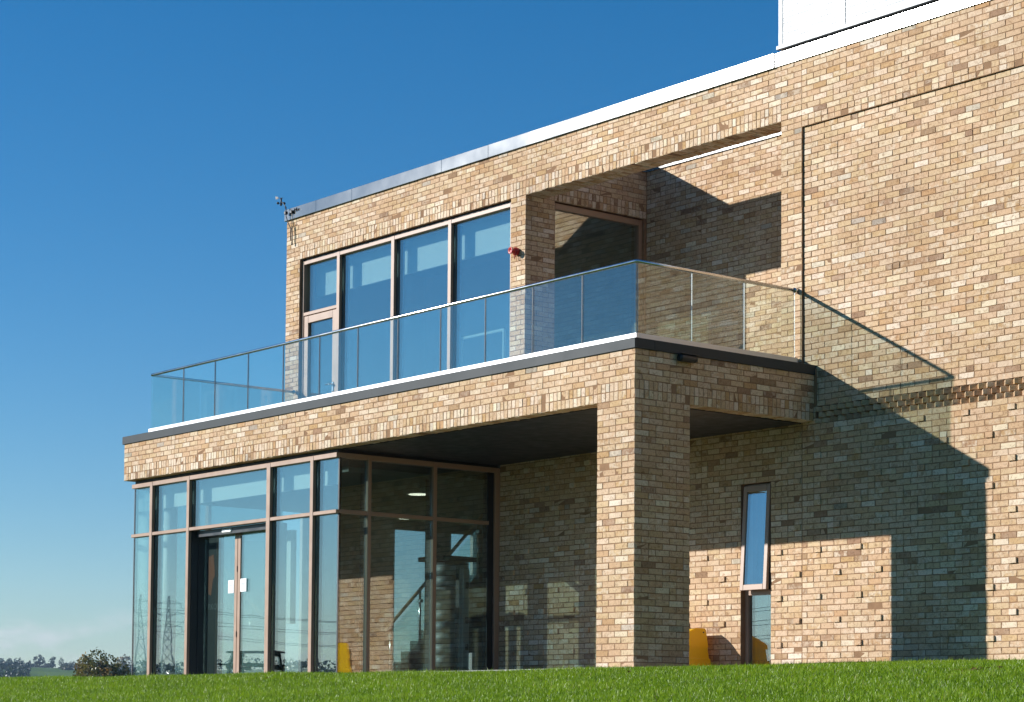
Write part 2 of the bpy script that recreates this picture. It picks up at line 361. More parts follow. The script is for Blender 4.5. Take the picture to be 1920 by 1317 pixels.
class Wall:
    """collects brick rectangles (frame, u0, u1, v0, v1, proud, kind)"""
    def __init__(s): s.b = []
    def put(s, F, u0, u1, v0, v1, n=None, kind='brick'):
        s.b.append((F, u0, u1, v0, v1, rng.normal(0, 0.0014) if n is None else n, kind))
    def lay(s, F, u0, u1, v0, v1, holes=(), bed=0.0, ref=0.0, e0=0.003, e1=0.003):
        k0 = int(math.floor((v0 - bed) / CO + 1e-6)); k1 = int(math.ceil((v1 - bed) / CO - 1e-6))
        for k in range(k0, k1):
            a, b = max(v0, bed + k * CO), min(v1, bed + (k + 1) * CO)
            if b - a < 0.03: continue
            iv = [(u0, u1, e0, e1)]
            for (h0, h1, g0, g1) in holes:
                if min(b, g1) - max(a, g0) < 0.02: continue
                nx = []
                for (p, q, x0, x1) in iv:
                    if h1 <= p or h0 >= q: nx.append((p, q, x0, x1)); continue
                    if h0 - p > 0.03: nx.append((p, h0, x0, 0.002))
                    if q - h1 > 0.03: nx.append((h1, q, 0.002, x1))
                iv = nx
            off = ref + (0.5 * B if k % 2 else 0.0)
            for (p, q, x0, x1) in iv:
                n0 = int(math.ceil((p - off) / B)); cuts = []
                n = n0
                while off + n * B < q: cuts.append(off + n * B); n += 1
                cuts = [c for c in cuts if c - p > 0.055 and q - c > 0.055]
                ed = [p] + cuts + [q]
                for i in range(len(ed) - 1):
                    l = ed[i] + (x0 if i == 0 else J / 2); r = ed[i + 1] - (x1 if i == len(ed) - 2 else J / 2)
                    if r - l < 0.02: continue
                    if r - l > 0.19 and rng.random() < 0.05:      # snapped headers now and then
                        m = (l + r) / 2; s.put(F, l, m - J / 2, a + J / 2, b - J / 2); s.put(F, m + J / 2, r, a + J / 2, b - J / 2)
                    else: s.put(F, l, r, a + J / 2, b - J / 2)
    def soldiers(s, F, u0, u1, v0, rows=2, h=0.1125, pitch=0.0752, kind='soldier_brick'):
        n = max(1, round((u1 - u0) / pitch)); pt = (u1 - u0) / n
        for j in range(rows):
            for i in range(n):
                w = rng.uniform(0.006, 0.011)
                s.put(F, u0 + i * pt + w / 2, u0 + (i + 1) * pt - w / 2, v0 + j * h + J / 2, v0 + (j + 1) * h - J / 2, rng.normal(0, 0.002), kind)

CH = 0.0022
FACES12 = [(0, 1, 5, 4), (1, 2, 6, 5), (2, 3, 7, 6), (3, 0, 4, 7), (4, 5, 9, 8), (5, 6, 10, 9), (6, 7, 11, 10), (7, 4, 8, 11), (8, 9, 10, 11)]
def brick_arrays(bs, world=True):
    n = len(bs); V = np.zeros((n, 12, 3)); tone = np.zeros((n, 4))
    for i, (F, u0, u1, v0, v1, pn, kind) in enumerate(bs):
        o, u, v, w = (np.array(a, float) for a in F)
        ju = rng.normal(0, 0.0017, 4); jv = rng.normal(0, 0.0019, 4); jn = rng.normal(0, 0.0008, 4)
        c = [(u0, v0), (u1, v0), (u1, v1), (u0, v1)]; sg = [(1, 1), (-1, 1), (-1, -1), (1, -1)]
        ch = CH * rng.uniform(0.7, 1.6)
        for k in range(4):
            uu = c[k][0] + ju[k]; vv = c[k][1] + jv[k]
            V[i, k] = o + c[k][0] * u + c[k][1] * v - 0.045 * w
            V[i, 4 + k] = o + uu * u + vv * v + (pn - ch + jn[k]) * w
            V[i, 8 + k] = o + (uu + sg[k][0] * ch) * u + (vv + sg[k][1] * ch) * v + (pn + jn[k]) * w
        a = rng.random() if rng.random() < 0.58 else float(np.clip(rng.normal(0.55, 0.16), 0.12, 0.96))
        if kind == 'soldier_brick': a = rng.uniform(0.8, 0.98) if rng.random() < 0.3 else rng.random()
        tone[i] = (a, rng.random() ** 2, rng.random(), 1)
    return V, tone
def brick_mesh(name, V, tone):
    n = len(V); me = bpy.data.meshes.new(name)
    fl = np.array(FACES12); F = (fl[None] + 12 * np.arange(n)[:, None, None]).reshape(-1, 4)
    me.vertices.add(12 * n); me.vertices.foreach_set('co', V.reshape(-1).astype(np.float32))
    me.loops.add(4 * len(F)); me.polygons.add(len(F))
    me.loops.foreach_set('vertex_index', F.reshape(-1).astype(np.int32))
    me.polygons.foreach_set('loop_start', (4 * np.arange(len(F))).astype(np.int32))
    me.polygons.foreach_set('loop_total', np.full(len(F), 4, np.int32))
    at = me.attributes.new('tone', 'FLOAT_COLOR', 'POINT'); at.data.foreach_set('color', np.repeat(tone, 12, axis=0).reshape(-1).astype(np.float32))
    me.polygons.foreach_set('use_smooth', np.zeros(len(F), bool)); me.materials.append(M['brick']); me.update(calc_edges=True); return me

# shared meshes for the bricks that stand as objects of their own
VARIANTS = {}
def variant(w, h, n):
    key = (round(w, 3), round(h, 3))
    lst = VARIANTS.setdefault(key, [])
    if len(lst) < 36:
        F0 = ((0, 0, 0), (1, 0, 0), (0, 0, 1), (0, -1, 0))
        V, t = brick_arrays([(F0, -w / 2, w / 2, -h / 2, h / 2, 0.0, 'brick')])
        if h > w: t[0, 0] = rng.uniform(0.8, 0.98) if rng.random() < 0.3 else rng.random()
        lst.append(brick_mesh('brick', V, t)); return lst[-1]
    return lst[int(rng.integers(len(lst)))]
def frame_matrix(F, u, v, n):
    o, a, b, w = (np.array(q, float) for q in F); p = o + u * a + v * b + n * w
    y = -w
    return Matrix(((a[0], y[0], b[0], p[0]), (a[1], y[1], b[1], p[1]), (a[2], y[2], b[2], p[2]), (0, 0, 0, 1)))
def shown_area(br):
    F, u0, u1, v0, v1, pn, kind = br; o, a, b, w = (np.array(q, float) for q in F)
    P = np.array([o + u * a + v * b for u, v in ((u0, v0), (u1, v0), (u1, v1), (u0, v1))]); X, Y, Z = project(P)
    if (CAM - P[0]) @ w <= 0: return 0
    if X.max() < 4 or X.min() > 1916 or Y.max() < 4 or Y.min() > 1240: return 0
    return 0.5 * abs(sum(X[i] * Y[(i + 1) % 4] - X[(i + 1) % 4] * Y[i] for i in range(4)))

WALLS = {k: Wall() for k in ('main_wall', 'terrace_fascia', 'pillar', 'loggia_wall')}
W = WALLS['main_wall']; UB = 0.0375
WX0, WX1 = -11.94, -6.198                        # upper window opening
LX1 = -0.575                                     # right edge of the loggia opening
SX = -0.205                                      # slot / movement joint
NX0, NX1, NZ1 = -1.31, -0.762, 2.5125            # narrow window
# ground floor, left of the movement joint
W.lay(FU, XG, SX - 0.004, -0.0375, 3.225, [(NX0, NX1, -1, NZ1)], bed=UB)
W.lay(FU, SX + 0.004, XR, -0.0375, 3.1875, [], bed=UB)
W.lay(FU, SX + 0.004, 0.03, 3.1875, 3.4125, [], bed=UB)
# upper part
W.lay(FU, XL, WX0, 3.9, 7.2375, [], bed=UB)
W.lay(FU, WX1, XLG, 3.9, 7.2375, [], bed=UB)
W.lay(FU, LX1, SX, 3.9, 7.2375, [], bed=UB)
W.soldiers(FU, WX0, LX1, 7.2375)
W.lay(FU, XL, WX0, 7.2375, 7.4625, [], bed=UB)
W.lay(FU, LX1, SX, 7.2375, 7.4625, [], bed=UB)
W.lay(FU, XL, SX, 7.4625, 7.9875, [], bed=UB)
W.soldiers(FU, SX, XR, 7.0875, rows=2, h=0.075, pitch=0.1143, kind='header_brick')
W.lay(FU, SX, XR, 7.2375, 7.9875, [], bed=UB)
W.lay(FP, SX + 0.002, XR, 3.4125, 7.0875, [], bed=UB, ref=0.05)
W.soldiers(FBS, XLG, LX1, 0.0, rows=1, h=0.2)
W.soldiers(FBS, XLG, LX1, 0.2, rows=1, h=0.185)
W = WALLS['terrace_fascia']
W.lay(FA, XL, 0, 3.45, 3.90, [], ref=0.0); W.soldiers(FA, XL, 0, 3.225)
W.lay(FB, 0, YU + 0.02, 3.45, 3.90, [], ref=0.5 * B, e1=0.0); W.soldiers(FB, 0, YU, 3.225)
W.soldiers(FSA, XL, -PW, 0.0, rows=1, h=0.215); W.soldiers(FSB, PD, YU, 0.0, rows=1, h=0.215)
W = WALLS['pillar']
for F, wd, rf in ((FA, 0, 0.0), (FB, PD, 0.5 * B), (FPB, PW, 0.0), (FPL, 0, 0.5 * B)):
    if F is FA: W.lay(F, -PW, 0, -0.15, 3.225, ref=rf)
    elif F is FPL: W.lay(F, -PD, 0, -0.15, 3.225, ref=rf)
    else: W.lay(F, 0, wd, -0.15, 3.225, ref=rf)
W = WALLS['loggia_wall']
LW0, LW1 = 3.655, 5.49
W.lay(FLR, YU, YB, 3.9, 7.2375, [(LW0, YB + 1, 3.0, 7.2375)], bed=UB, ref=YU)
W.lay(FLR, YU, YB, 7.2375, 7.4625, [(LW0, YB + 1, 3.0, 7.4625)], bed=UB, ref=YU)
W.soldiers(FLR, LW0, YB - 0.002, 7.2375)
W.lay(FLR, YU + 0.42, YB, 7.4625, 7.9875, [], bed=UB, ref=YU)
W.lay(FLB, XLG, 0.2, 3.9, 7.9875, [], bed=UB, ref=0.07)

cores = {k: MB() for k in WALLS}
m = cores['main_wall']; y0 = YU + 0.0035; y1 = 3.40
for (a, b, c, d, yy) in [(XG, NX0, -0.4, 3.9, y0), (NX0, NX1, NZ1, 3.9, y0), (NX1, 0.03, -0.4, 3.9, y0), (0.03, XR, -0.4, 3.19, y0), (0.03, XR, 3.19, 3.415, YU + 0.085),
                         (XL, WX0, 3.9, 7.2375, y0), (WX1, XLG - 0.0035, 3.9, 7.2375, y0), (LX1, SX, 3.9, 7.2375, y0), (SX, XR, 3.415, 7.0875, YU + 0.035),
                         (SX, XR, 7.0875, 7.99, y0), (XL, SX, 7.245, 7.99, y0)]:
    m.box(a, b, yy, y1 if not (a == XL and d > 7.5) else 3.47, c, d)
m.box(XL, XL + 0.3, 3.41, 12, 3.9, 7.99); m.box(LX1, 0.15, 3.41, YB + 0.3, 3.9, 7.99)
m = cores['terrace_fascia']
m.box(XL + 0.0035, -0.0035, 0.0035, 0.24, 3.233, 3.90); m.box(-0.24, -0.0035, 0.24, YU + 0.006, 3.233, 3.90); m.box(XL + 0.008, XL + 0.24, 0.24, YU, 3.233, 3.90)
cores['pillar'].box(-PW + 0.0035, -0.0035, 0.0035, PD - 0.0035, -0.4, 3.232)
m = cores['loggia_wall']
m.box(XLG - 0.30, XLG - 0.0035, 3.405, LW0, 3.9, 7.24); m.box(XLG - 0.30, XLG - 0.0035, LW1, YB + 0.3, 3.9, 7.24); m.box(XLG - 0.30, XLG - 0.0035, 3.475, YB + 0.3, 7.245, 7.99)
m.box(XLG, 0.3, YB + 0.0035, YB + 0.3, 3.9, 7.99)
core_obj = {k: cores[k].build(k, M['mortar'], bld) for k in cores}

# choose the bricks that show largest; they become objects of their own
cand = {'brick': [], 'soldier_brick': []}
for wname, W in WALLS.items():
    for i, br in enumerate(W.b):
        k = br[6]
        if k in cand:
            if k == 'brick' and not (abs(br[2] - br[1] - (B - J)) < 1e-6 and abs(br[4] - br[3] - (CO - J)) < 1e-6): continue
            if br[0] is FSA or br[0] is FSB or br[0] is FBS: continue
            a = shown_area(br)
            if a > 0: cand[k].append((a, wname, i))
single = {}
for k in cand:
    for a, wname, i in sorted(cand[k], reverse=True)[:290]: single.setdefault(wname, set()).add(i)
for wname, W in WALLS.items():
    pick = single.get(wname, set()); rest = []
    for i, br in enumerate(W.b):
        if i in pick:
            F, u0, u1, v0, v1, pn, kind = br
            me = variant(B - J if kind == 'brick' else 0.0665, v1 - v0, 0)
            o = bpy.data.objects.new(kind, me); C.objects.link(o); o.parent = core_obj[wname]
            o.matrix_local = frame_matrix(F, (u0 + u1) / 2, (v0 + v1) / 2, pn)
        else: rest.append(br)
    V, t = brick_arrays(rest); o = bpy.data.objects.new('brickwork', brick_mesh('brickwork', V, t)); C.objects.link(o); o.parent = core_obj[wname]; tag(o, kind='stuff')

# projecting half bricks in a diamond pattern on the ground-floor wall
for kk, x0 in [(k, 0.075) for k in (5, 13, 21, 29, 37)] + [(k, -0.282) for k in (9, 17, 25, 33, 41)]:
    for j in range(-10, 10):
        x = x0 + 3 * B * j
        if x < XG + 0.1 or x > XR - 0.2 or NX0 - 0.08 < x < NX1 + 0.08: continue
        o = bpy.data.objects.new('projecting_brick', variant(0.1085, 0.068, 0)); C.objects.link(o); o.parent = core_obj['main_wall']
        o.matrix_local = frame_matrix(FU, x, kk * CO, 0.023 + rng.normal(0, 0.002))

# dog-tooth band: bricks set at 45 degrees, three courses
side = 0.094
def tooth_mesh():
    mb = MB(); h = 0.0325; s = side / 2; c = 0.004
    pts = [(-s, -s), (s, -s), (s, s), (-s, s)]; ca = math.cos(math.pi / 4)
    rot = [((x + y) * ca, (y - x) * ca) for x, y in pts]
    ins = [((x * (1 - c / s) + y * (1 - c / s)) * ca, (y - x) * (1 - c / s) * ca) for x, y in pts]
    vs = [(*q, -h) for q in ins] + [(*q, -h + c) for q in rot] + [(*q, h - c) for q in rot] + [(*q, h) for q in ins]
    vs = [(x + rng.normal(0, .0012), y + rng.normal(0, .0012), z + rng.normal(0, .0012)) for x, y, z in vs]
    fs = [(3, 2, 1, 0), (12, 13, 14, 15)]
    for L_ in range(3):
        for k in range(4): k2 = (k + 1) % 4; fs.append((L_ * 4 + k, L_ * 4 + k2, L_ * 4 + 4 + k2, L_ * 4 + 4 + k))
    me = bpy.data.meshes.new('dogtooth_brick'); me.from_pydata(vs, [], fs); me.materials.append(M['brick'])
    at = me.attributes.new('tone', 'FLOAT_COLOR', 'POINT'); t = np.tile((rng.uniform(0.02, 0.75), rng.random() ** 2, rng.random(), 1), 16); at.data.foreach_set('color', t.astype(np.float32)); me.update(); return me
teeth = [tooth_mesh() for _ in range(24)]
for r_ in range(3):
    for j in range(60):
        x = 0.03 + (j + 0.5 * (r_ % 2)) * 0.1315
        if x > XR - 0.1: break
        if x > 3.9 and False: break
        o = bpy.data.objects.new('dogtooth_brick', teeth[int(rng.integers(24))]); C.objects.link(o); o.parent = core_obj['main_wall']
        o.location = (x, YU - 0.008 + side * 0.7071, 3.1875 + (r_ + 0.5) * CO)

# ------------------------------------------------------------------ slabs, soffits, copings, roofs
tr = MB(); tz0, tz1 = 3.822, 3.946
tr.bbox(XL - 0.03, 0.022, -0.022, 0.30, tz0, tz1, 0.003); tr.bbox(-0.30, 0.022, 0.3005, YU + 0.03, tz0 + 0.001, tz1, 0.003); tr.bbox(XL - 0.03, XL + 0.30, 0.3005, YU, tz0 + 0.001, tz1, 0.003)
tro = tr.build('terrace_edge_trim', M['trim'], bld)
for xx in (-10.75, -8.1, -5.4, -2.7):
    MB().box(xx - 0.002, xx + 0.002, -0.0235, -0.021, tz0 + 0.003, tz1 - 0.003).build('trim_joint', M['black'], tro)
MB().box(XL + 0.3, -0.3, 0.3, YU - 0.001, 3.62, 3.925).box(XLG + 0.002, -0.2, YU + 0.002, YB, 3.55, 3.905).build('terrace_deck', M['deck'], bld)
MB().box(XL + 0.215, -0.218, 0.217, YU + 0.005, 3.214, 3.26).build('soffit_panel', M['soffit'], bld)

cop = empty('roof_coping', (0, 0, 0), bld)
def coping_run(x0, x1, ya, yb, z0, z1):
    mb = MB(); mb.bbox(x0, x1, ya, yb, z0, z1, 0.004); return mb.build('coping_piece', M['coping'], cop)
edges = [XL - 0.035, -11.42, -10.36, -7.9, -6.72, -4.3, -2.2, -0.668]
for a, b in zip(edges[:-1], edges[1:]): coping_run(a + 0.0015, b - 0.0015, YU - 0.035, 3.50, 7.968 + rng.normal(0, .001), 8.166 + rng.normal(0, .001))
edges = [-0.664, 1.75, 4.2, XR]
for a, b in zip(edges[:-1], edges[1:]): coping_run(a + 0.0015, b - 0.0015, YU - 0.022, 3.50, 7.972, 8.158)
coping_run(XLG - 0.32, XLG + 0.02, 3.503, YB + 0.33, 7.972, 8.160)
coping_run(XLG + 0.022, -0.2, YB - 0.025, YB + 0.33, 7.972, 8.160)
MB().box(XL + 0.02, XLG - 0.31, 3.48, 12.2, 7.55, 7.95).box(0.16, XR, 3.42, 12.2, 7.55, 7.95).box(XLG - 0.3, 0.16, YB + 0.31, 12.2, 7.55, 7.95).build('roof', M['shadowgap'], bld)

# ------------------------------------------------------------------ glazing
def part(mb, name, mat, parent): return mb.build(name, M[mat], parent)

# upper window band, frame caps stand 60 mm proud of the glass
UY = 3.135; UG = 3.195
uw = part(MB().bbox(WX0 - 0.0, WX0 + 0.055, UY, UG + 0.17, 3.93, 7.204).bbox(WX1 - 0.075, WX1 + 0.02, UY, UG + 0.17, 3.93, 7.204)
          .bbox(WX0 + 0.0555, WX1 - 0.0755, UY + 0.001, UG + 0.17, 7.138, 7.198).bbox(WX0 + 0.0555, WX1 - 0.0755, UY + 0.001, UG + 0.17, 3.93, 3.995), 'upper_window', 'frame', bld)
part(MB().box(WX0 + 0.056, WX1 - 0.076, UY + 0.02, UG + 0.16, 7.199, 7.24), 'head_packer', 'black', uw)
um = [(-10.893, -10.806), (-9.342, -9.253), (-7.821, -7.738)]
for a, b in um:
    mu = part(MB().bbox(a, b, UY - 0.004, UG - 0.012, 3.99, 7.202), 'mullion', 'frame', uw)
    part(MB().box(a + 0.012, b - 0.012, UG - 0.011, UG + 0.16, 3.996, 7.137), 'mullion_body', 'black', uw)
    part(MB().box(a + 0.006, b - 0.006, UG - 0.04, UG - 0.0125, 3.997, 7.136), 'mullion_gasket', 'black', uw)
ue = [WX0 + 0.055] + [v for p in um for v in p] + [WX1 - 0.075]
for i in range(0, len(ue), 2):
    zb = 6.315 if i == 0 else 3.996
    part(MB().box(ue[i] - 0.004, ue[i + 1] + 0.004, UG, UG + 0.026, zb, 7.1375), 'pane', 'pane', uw)
part(MB().bbox(ue[0] + 0.001, ue[1] - 0.001, UY + 0.002, UG + 0.1, 6.255, 6.312), 'transom', 'frame', uw)
bd = part(MB().bbox(ue[0] + 0.012, ue[0] + 0.13, UY + 0.012, UG + 0.05, 4.0, 6.245).bbox(ue[1] - 0.13, ue[1] - 0.012, UY + 0.012, UG + 0.05, 4.0, 6.245)
          .bbox(ue[0] + 0.1305, ue[1] - 0.1305, UY + 0.013, UG + 0.05, 6.12, 6.244).bbox(ue[0] + 0.1305, ue[1] - 0.1305, UY + 0.013, UG + 0.05, 4.0, 4.16), 'balcony_door', 'frame', bld)
part(MB().box(ue[0] + 0.128, ue[1] - 0.128, UG - 0.012, UG + 0.014, 4.155, 6.125), 'pane', 'pane', bd)
part(MB().tube([(ue[1] - 0.085, UY + 0.013, 4.98), (ue[1] - 0.085, UY - 0.05, 4.98), (ue[1] - 0.10, UY - 0.055, 4.98), (ue[1] - 0.21, UY - 0.055, 4.98)], 0.011, 8).bbox(ue[1] - 0.105, ue[1] - 0.065, UY - 0.004, UY + 0.013, 4.86, 5.02), 'handle', 'steel', bd)

# loggia window on the return wall
lw = part(MB().bbox(XLG - 0.17, XLG - 0.06, LW0 + 0.003, LW0 + 0.06, 3.93, 7.22).bbox(XLG - 0.17, XLG - 0.06, LW1 - 0.065, LW1 + 0.02, 3.93, 7.22)
          .bbox(XLG - 0.17, XLG - 0.0605, LW0 + 0.0605, LW1 - 0.0655, 7.13, 7.222).bbox(XLG - 0.17, XLG - 0.0605, LW0 + 0.0605, LW1 - 0.0655, 3.93, 4.0), 'loggia_window', 'frame', bld)
part(MB().box(XLG - 0.13, XLG - 0.104, LW0 + 0.055, LW1 - 0.06, 3.99, 7.135), 'pane', 'pane', lw)

# entrance glazing, ground floor
GY = 0.109; GG = 0.168; gx0, gx1 = -12.285, XG
gw = part(MB().bbox(gx0, gx1, GY, GG + 0.10, 3.098, 3.166), 'entrance_glazing', 'frame', bld)
for q in ((gx0, -10.458, GY, GG + 0.10, -0.05, 0.03), (-8.238, gx1, GY, GG + 0.10, -0.05, 0.03), (XG - 0.16, XG, GG + 0.101, 3.07, -0.05, 0.03), (gx0, gx0 + 0.16, GG + 0.101, 3.4, -0.05, 0.03)):
    part(MB().bbox(*q), 'sill_rail', 'frame', gw)
for q in ((XG - 0.16, XG, GG + 0.101, 3.07, 3.095, 3.168), (gx0, gx0 + 0.16, GG + 0.101, 3.4, 3.095, 3.168)):
    part(MB().bbox(*q), 'head_rail', 'frame', gw)
part(MB().box(gx0 + 0.03, gx1 - 0.03, GY + 0.05, GG + 0.1, 3.167, 3.224).box(XG - 0.15, XG - 0.05, GG + 0.102, 3.08, 3.169, 3.216), 'head_packer', 'black', gw)
gm = [(-11.694, -11.609), (-10.539, -10.458), (-8.238, -8.136), (-7.078, -6.995)]
for i, (a, b) in enumerate(gm):
    part(MB().bbox(a, b, GY - 0.004, GG - 0.012, 0.0, 3.162), 'mullion', 'frame', gw)
    part(MB().box(a + 0.012, b - 0.012, GG - 0.011, GG + 0.15, 0.0, 3.096), 'mullion_body', 'black', gw)
    part(MB().box(a + 0.006, b - 0.006, GG - 0.04, GG - 0.0125, 0.0, 3.095), 'mullion_gasket', 'black', gw)
ge = [gx0] + [v for p in gm for v in p] + [gx1]
for i in range(0, len(ge), 2):
    a, b = ge[i], ge[i + 1]
    part(MB().bbox(a + (0.0 if i == 0 else 0.0005), b - 0.0005, GY + 0.001, GG + 0.05, 2.300, 2.352), 'transom', 'frame', gw)
    part(MB().box(a - (0.0 if i == 0 else 0.004), b + (0.0 if i == 8 else 0.004), GG, GG + 0.026, 2.3505, 3.0975), 'pane', 'pane', gw)
    if i != 4: part(MB().box(a - (0.0 if i == 0 else 0.004), b + (0.0 if i == 8 else 0.004), GG, GG + 0.026, 0.031, 2.2995), 'pane', 'pane', gw)
# glass-to-glass corner seal
part(MB().box(XG - 0.03, XG - 0.002, GG - 0.006, GG + 0.03, 0.03, 3.095), 'corner_seal', 'black', gw)
part(MB().box(gx0 - 0.004, gx0 + 0.016, GG - 0.004, GG + 0.022, 0.03, 3.095), 'corner_seal', 'black', gw)
rm = [(0.657, 0.718), (1.831, 1.899)]
for a, b in rm:
    part(MB().bbox(XG - 0.05, XG + 0.006, a, b, 0.0, 3.162), 'mullion', 'frame', gw)
    part(MB().box(XG - 0.2, XG - 0.051, a + 0.008, b - 0.008, 0.0, 3.09), 'mullion_body', 'black', gw)
part(MB().bbox(XG - 0.14, XG + 0.004, 2.99, 3.083, 0.0, 3.162), 'mullion', 'frame', gw)
part(MB().box(XG - 0.14, XG - 0.03, 2.875, 2.9895, 0.0, 3.162), 'mullion_body', 'black', gw)
re = [GG + 0.03] + [v for p in rm for v in p] + [2.88]
for i in range(0, 6, 2):
    part(MB().bbox(XG - 0.11, XG + 0.002, re[i] - (0.02 if i == 0 else -0.0005), re[i + 1] - 0.0005, 2.300, 2.357), 'transom', 'frame', gw)
    part(MB().box(XG - 0.062, XG - 0.036, re[i] - 0.004, re[i + 1] + 0.004, 2.358, 3.094), 'pane', 'pane', gw)
    part(MB().box(XG - 0.062, XG - 0.036, re[i] - 0.004, re[i + 1] + 0.004, 0.031, 2.299), 'pane', 'pane', gw)
for a, b in ((0.2, 1.5), (1.56, 3.0)):
    part(MB().box(gx0 + 0.036, gx0 + 0.062, a, b, 0.031, 3.094), 'pane', 'pane', gw)
part(MB().bbox(gx0, gx0 + 0.1, 1.5, 1.56, 0.0, 3.094), 'mullion', 'frame', gw)

# sliding entrance doors set back from the glazing line
dx0, dx1, dy = -10.458, -8.238, 0.37
ed = part(MB().box(dx0 - 0.03, dx0 + 0.03, GG + 0.11, dy + 0.09, 0.0, 2.295).box(dx1 - 0.02, dx1 + 0.03, GG + 0.11, dy + 0.09, 0.0, 2.295).box(dx0 + 0.031, dx1 - 0.021, GG + 0.06, dy + 0.09, 2.20, 2.296)
          .box(dx0 - 0.03, dx0 + 0.012, GG - 0.01, GG + 0.109, 0.0, 2.29), 'entrance_door', 'graphite', bld)
part(MB().bbox(-9.52, -9.44, dy, dy + 0.05, 0.02, 2.199).bbox(-9.43, -9.35, dy, dy + 0.05, 0.02, 2.199), 'meeting_stile', 'frame', ed)
for hz_ in (1.62, 0.62): part(MB().bbox(-9.44, -9.425, dy - 0.012, dy + 0.0, hz_, hz_ + 0.09), 'lock_plate', 'graphite', ed)
part(MB().box(dx0 + 0.032, -9.521, dy + 0.012, dy + 0.034, 0.03, 2.198), 'pane', 'pane', ed)
part(MB().box(-9.349, dx1 - 0.022, dy + 0.012, dy + 0.034, 0.03, 2.198), 'pane', 'pane', ed)
part(MB().bbox(-9.66, -9.38, dy - 0.16, dy - 0.03, 2.215, 2.285, 0.015), 'motion_sensor', 'channel', ed)

# narrow window beside the pillar: a top-hung sash standing open over a fixed pane
NY = 3.165
nw = part(MB().bbox(NX0 + 0.002, NX0 + 0.05, NY, NY + 0.1, -0.05, NZ1 - 0.002).bbox(NX1 - 0.05, NX1 - 0.002, NY, NY + 0.1, -0.05, NZ1 - 0.002)
          .bbox(NX0 + 0.0505, NX1 - 0.0505, NY, NY + 0.1, NZ1 - 0.055, NZ1 - 0.003).bbox(NX0 + 0.0505, NX1 - 0.0505, NY, NY + 0.1, 1.045, 1.11)
          .bbox(NX0 + 0.0505, NX1 - 0.0505, NY, NY + 0.1, -0.05, 0.03), 'narrow_window', 'frame', bld)
part(MB().box(NX0 + 0.046, NX1 - 0.046, NY + 0.03, NY + 0.056, 0.025, 1.05), 'pane', 'pane', nw)
sash = empty('opening_sash', (0, NY, NZ1 - 0.03), nw); sash.rotation_euler = (math.radians(-3.4), 0, 0)
hs = NZ1 - 0.03 - 1.10
def sp(mb, name, mat):
    o = mb.build(name, M[mat], sash); return o
sash_frame = sp(MB().bbox(NX0 + 0.03, NX0 + 0.095, -0.055, -0.002, -hs, 0).bbox(NX1 - 0.095, NX1 - 0.03, -0.055, -0.002, -hs, 0)
                .bbox(NX0 + 0.0955, NX1 - 0.0955, -0.055, -0.002, -0.075, 0).bbox(NX0 + 0.0955, NX1 - 0.0955, -0.055, -0.002, -hs, -hs + 0.075), 'sash_frame', 'frame')
sp(MB().box(NX0 + 0.09, NX1 - 0.09, -0.040, -0.016, -hs + 0.07, -0.07), 'pane', 'pane')
# reveal linings so that the opening has brick-deep sides
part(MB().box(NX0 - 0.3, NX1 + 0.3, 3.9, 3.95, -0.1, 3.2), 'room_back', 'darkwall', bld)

# ------------------------------------------------------------------ rooms behind the glass
rm_ = MB(); rm_.box(XL + 0.1, XG - 0.0, 8.8, 9.0, -0.1, 3.2)                              # back wall, ground floor
rm_.box(gx0 - 0.02, gx0 + 0.06, 3.4, 5.36, -0.1, 3.2).box(gx0 - 0.02, gx0 + 0.06, 6.13, 6.62, -0.1, 3.2).box(gx0 - 0.02, gx0 + 0.06, 7.12, 8.8, -0.1, 3.2)
rm_.box(gx0 - 0.02, gx0 + 0.06, 5.36, 6.13, 2.76, 3.2).box(gx0 - 0.02, gx0 + 0.06, 6.62, 7.12, 2.76, 3.2)
part(rm_, 'lobby_wall', 'plaster', bld)
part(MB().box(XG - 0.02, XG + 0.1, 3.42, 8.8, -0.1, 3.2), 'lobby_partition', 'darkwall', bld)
part(MB().box(gx0 + 0.2, XG - 0.1, 0.3, 8.8, -0.1, 0.01), 'lobby_floor', 'floor', bld)
part(MB().box(gx0 + 0.05, XG - 0.12, 0.40, 8.8, 2.92, 2.99), 'lobby_ceiling', 'plaster', bld)
part(MB().box(gx0 + 0.1, XG - 0.3, 0.372, 0.398, 2.757, 3.2), 'lobby_bulkhead', 'blind', bld)
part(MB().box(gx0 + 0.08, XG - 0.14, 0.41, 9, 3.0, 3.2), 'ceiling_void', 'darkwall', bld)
part(MB().lathe((-11.80, 0.56, 0), [(0.11, 0.0), (0.11, 2.92)], 20), 'round_column', 'white', bld)
part(MB().box(-8.36, -8.25, 0.56, 0.66, 0.8, 2.2), 'wall_fin', 'white', bld)
up = MB(); up.box(XL + 0.3, XLG - 0.3, 8.8, 9.0, 3.9, 7.5); up.box(XL + 0.28, XL + 0.34, 3.45, 8.8, 3.9, 7.5)
part(up, 'upper_room_wall', 'plaster', bld)
part(MB().box(XL + 0.3, XLG - 0.02, 5.84, 5.9, 3.9, 7.5), 'upper_room_partition', 'plaster', bld)
part(MB().box(XL + 0.3, XLG - 0.31, 3.37, 9, 3.7, 3.95), 'upper_room_floor', 'floor', bld)
part(MB().box(XL + 0.3, XLG - 0.31, 3.47, 9, 7.30, 7.4), 'upper_room_ceiling', 'plaster', bld)
part(MB().box(WX0 + 0.02, WX1 - 0.02, 3.415, 3.445, 6.615, 7.299), 'upper_room_bulkhead', 'blind', bld)

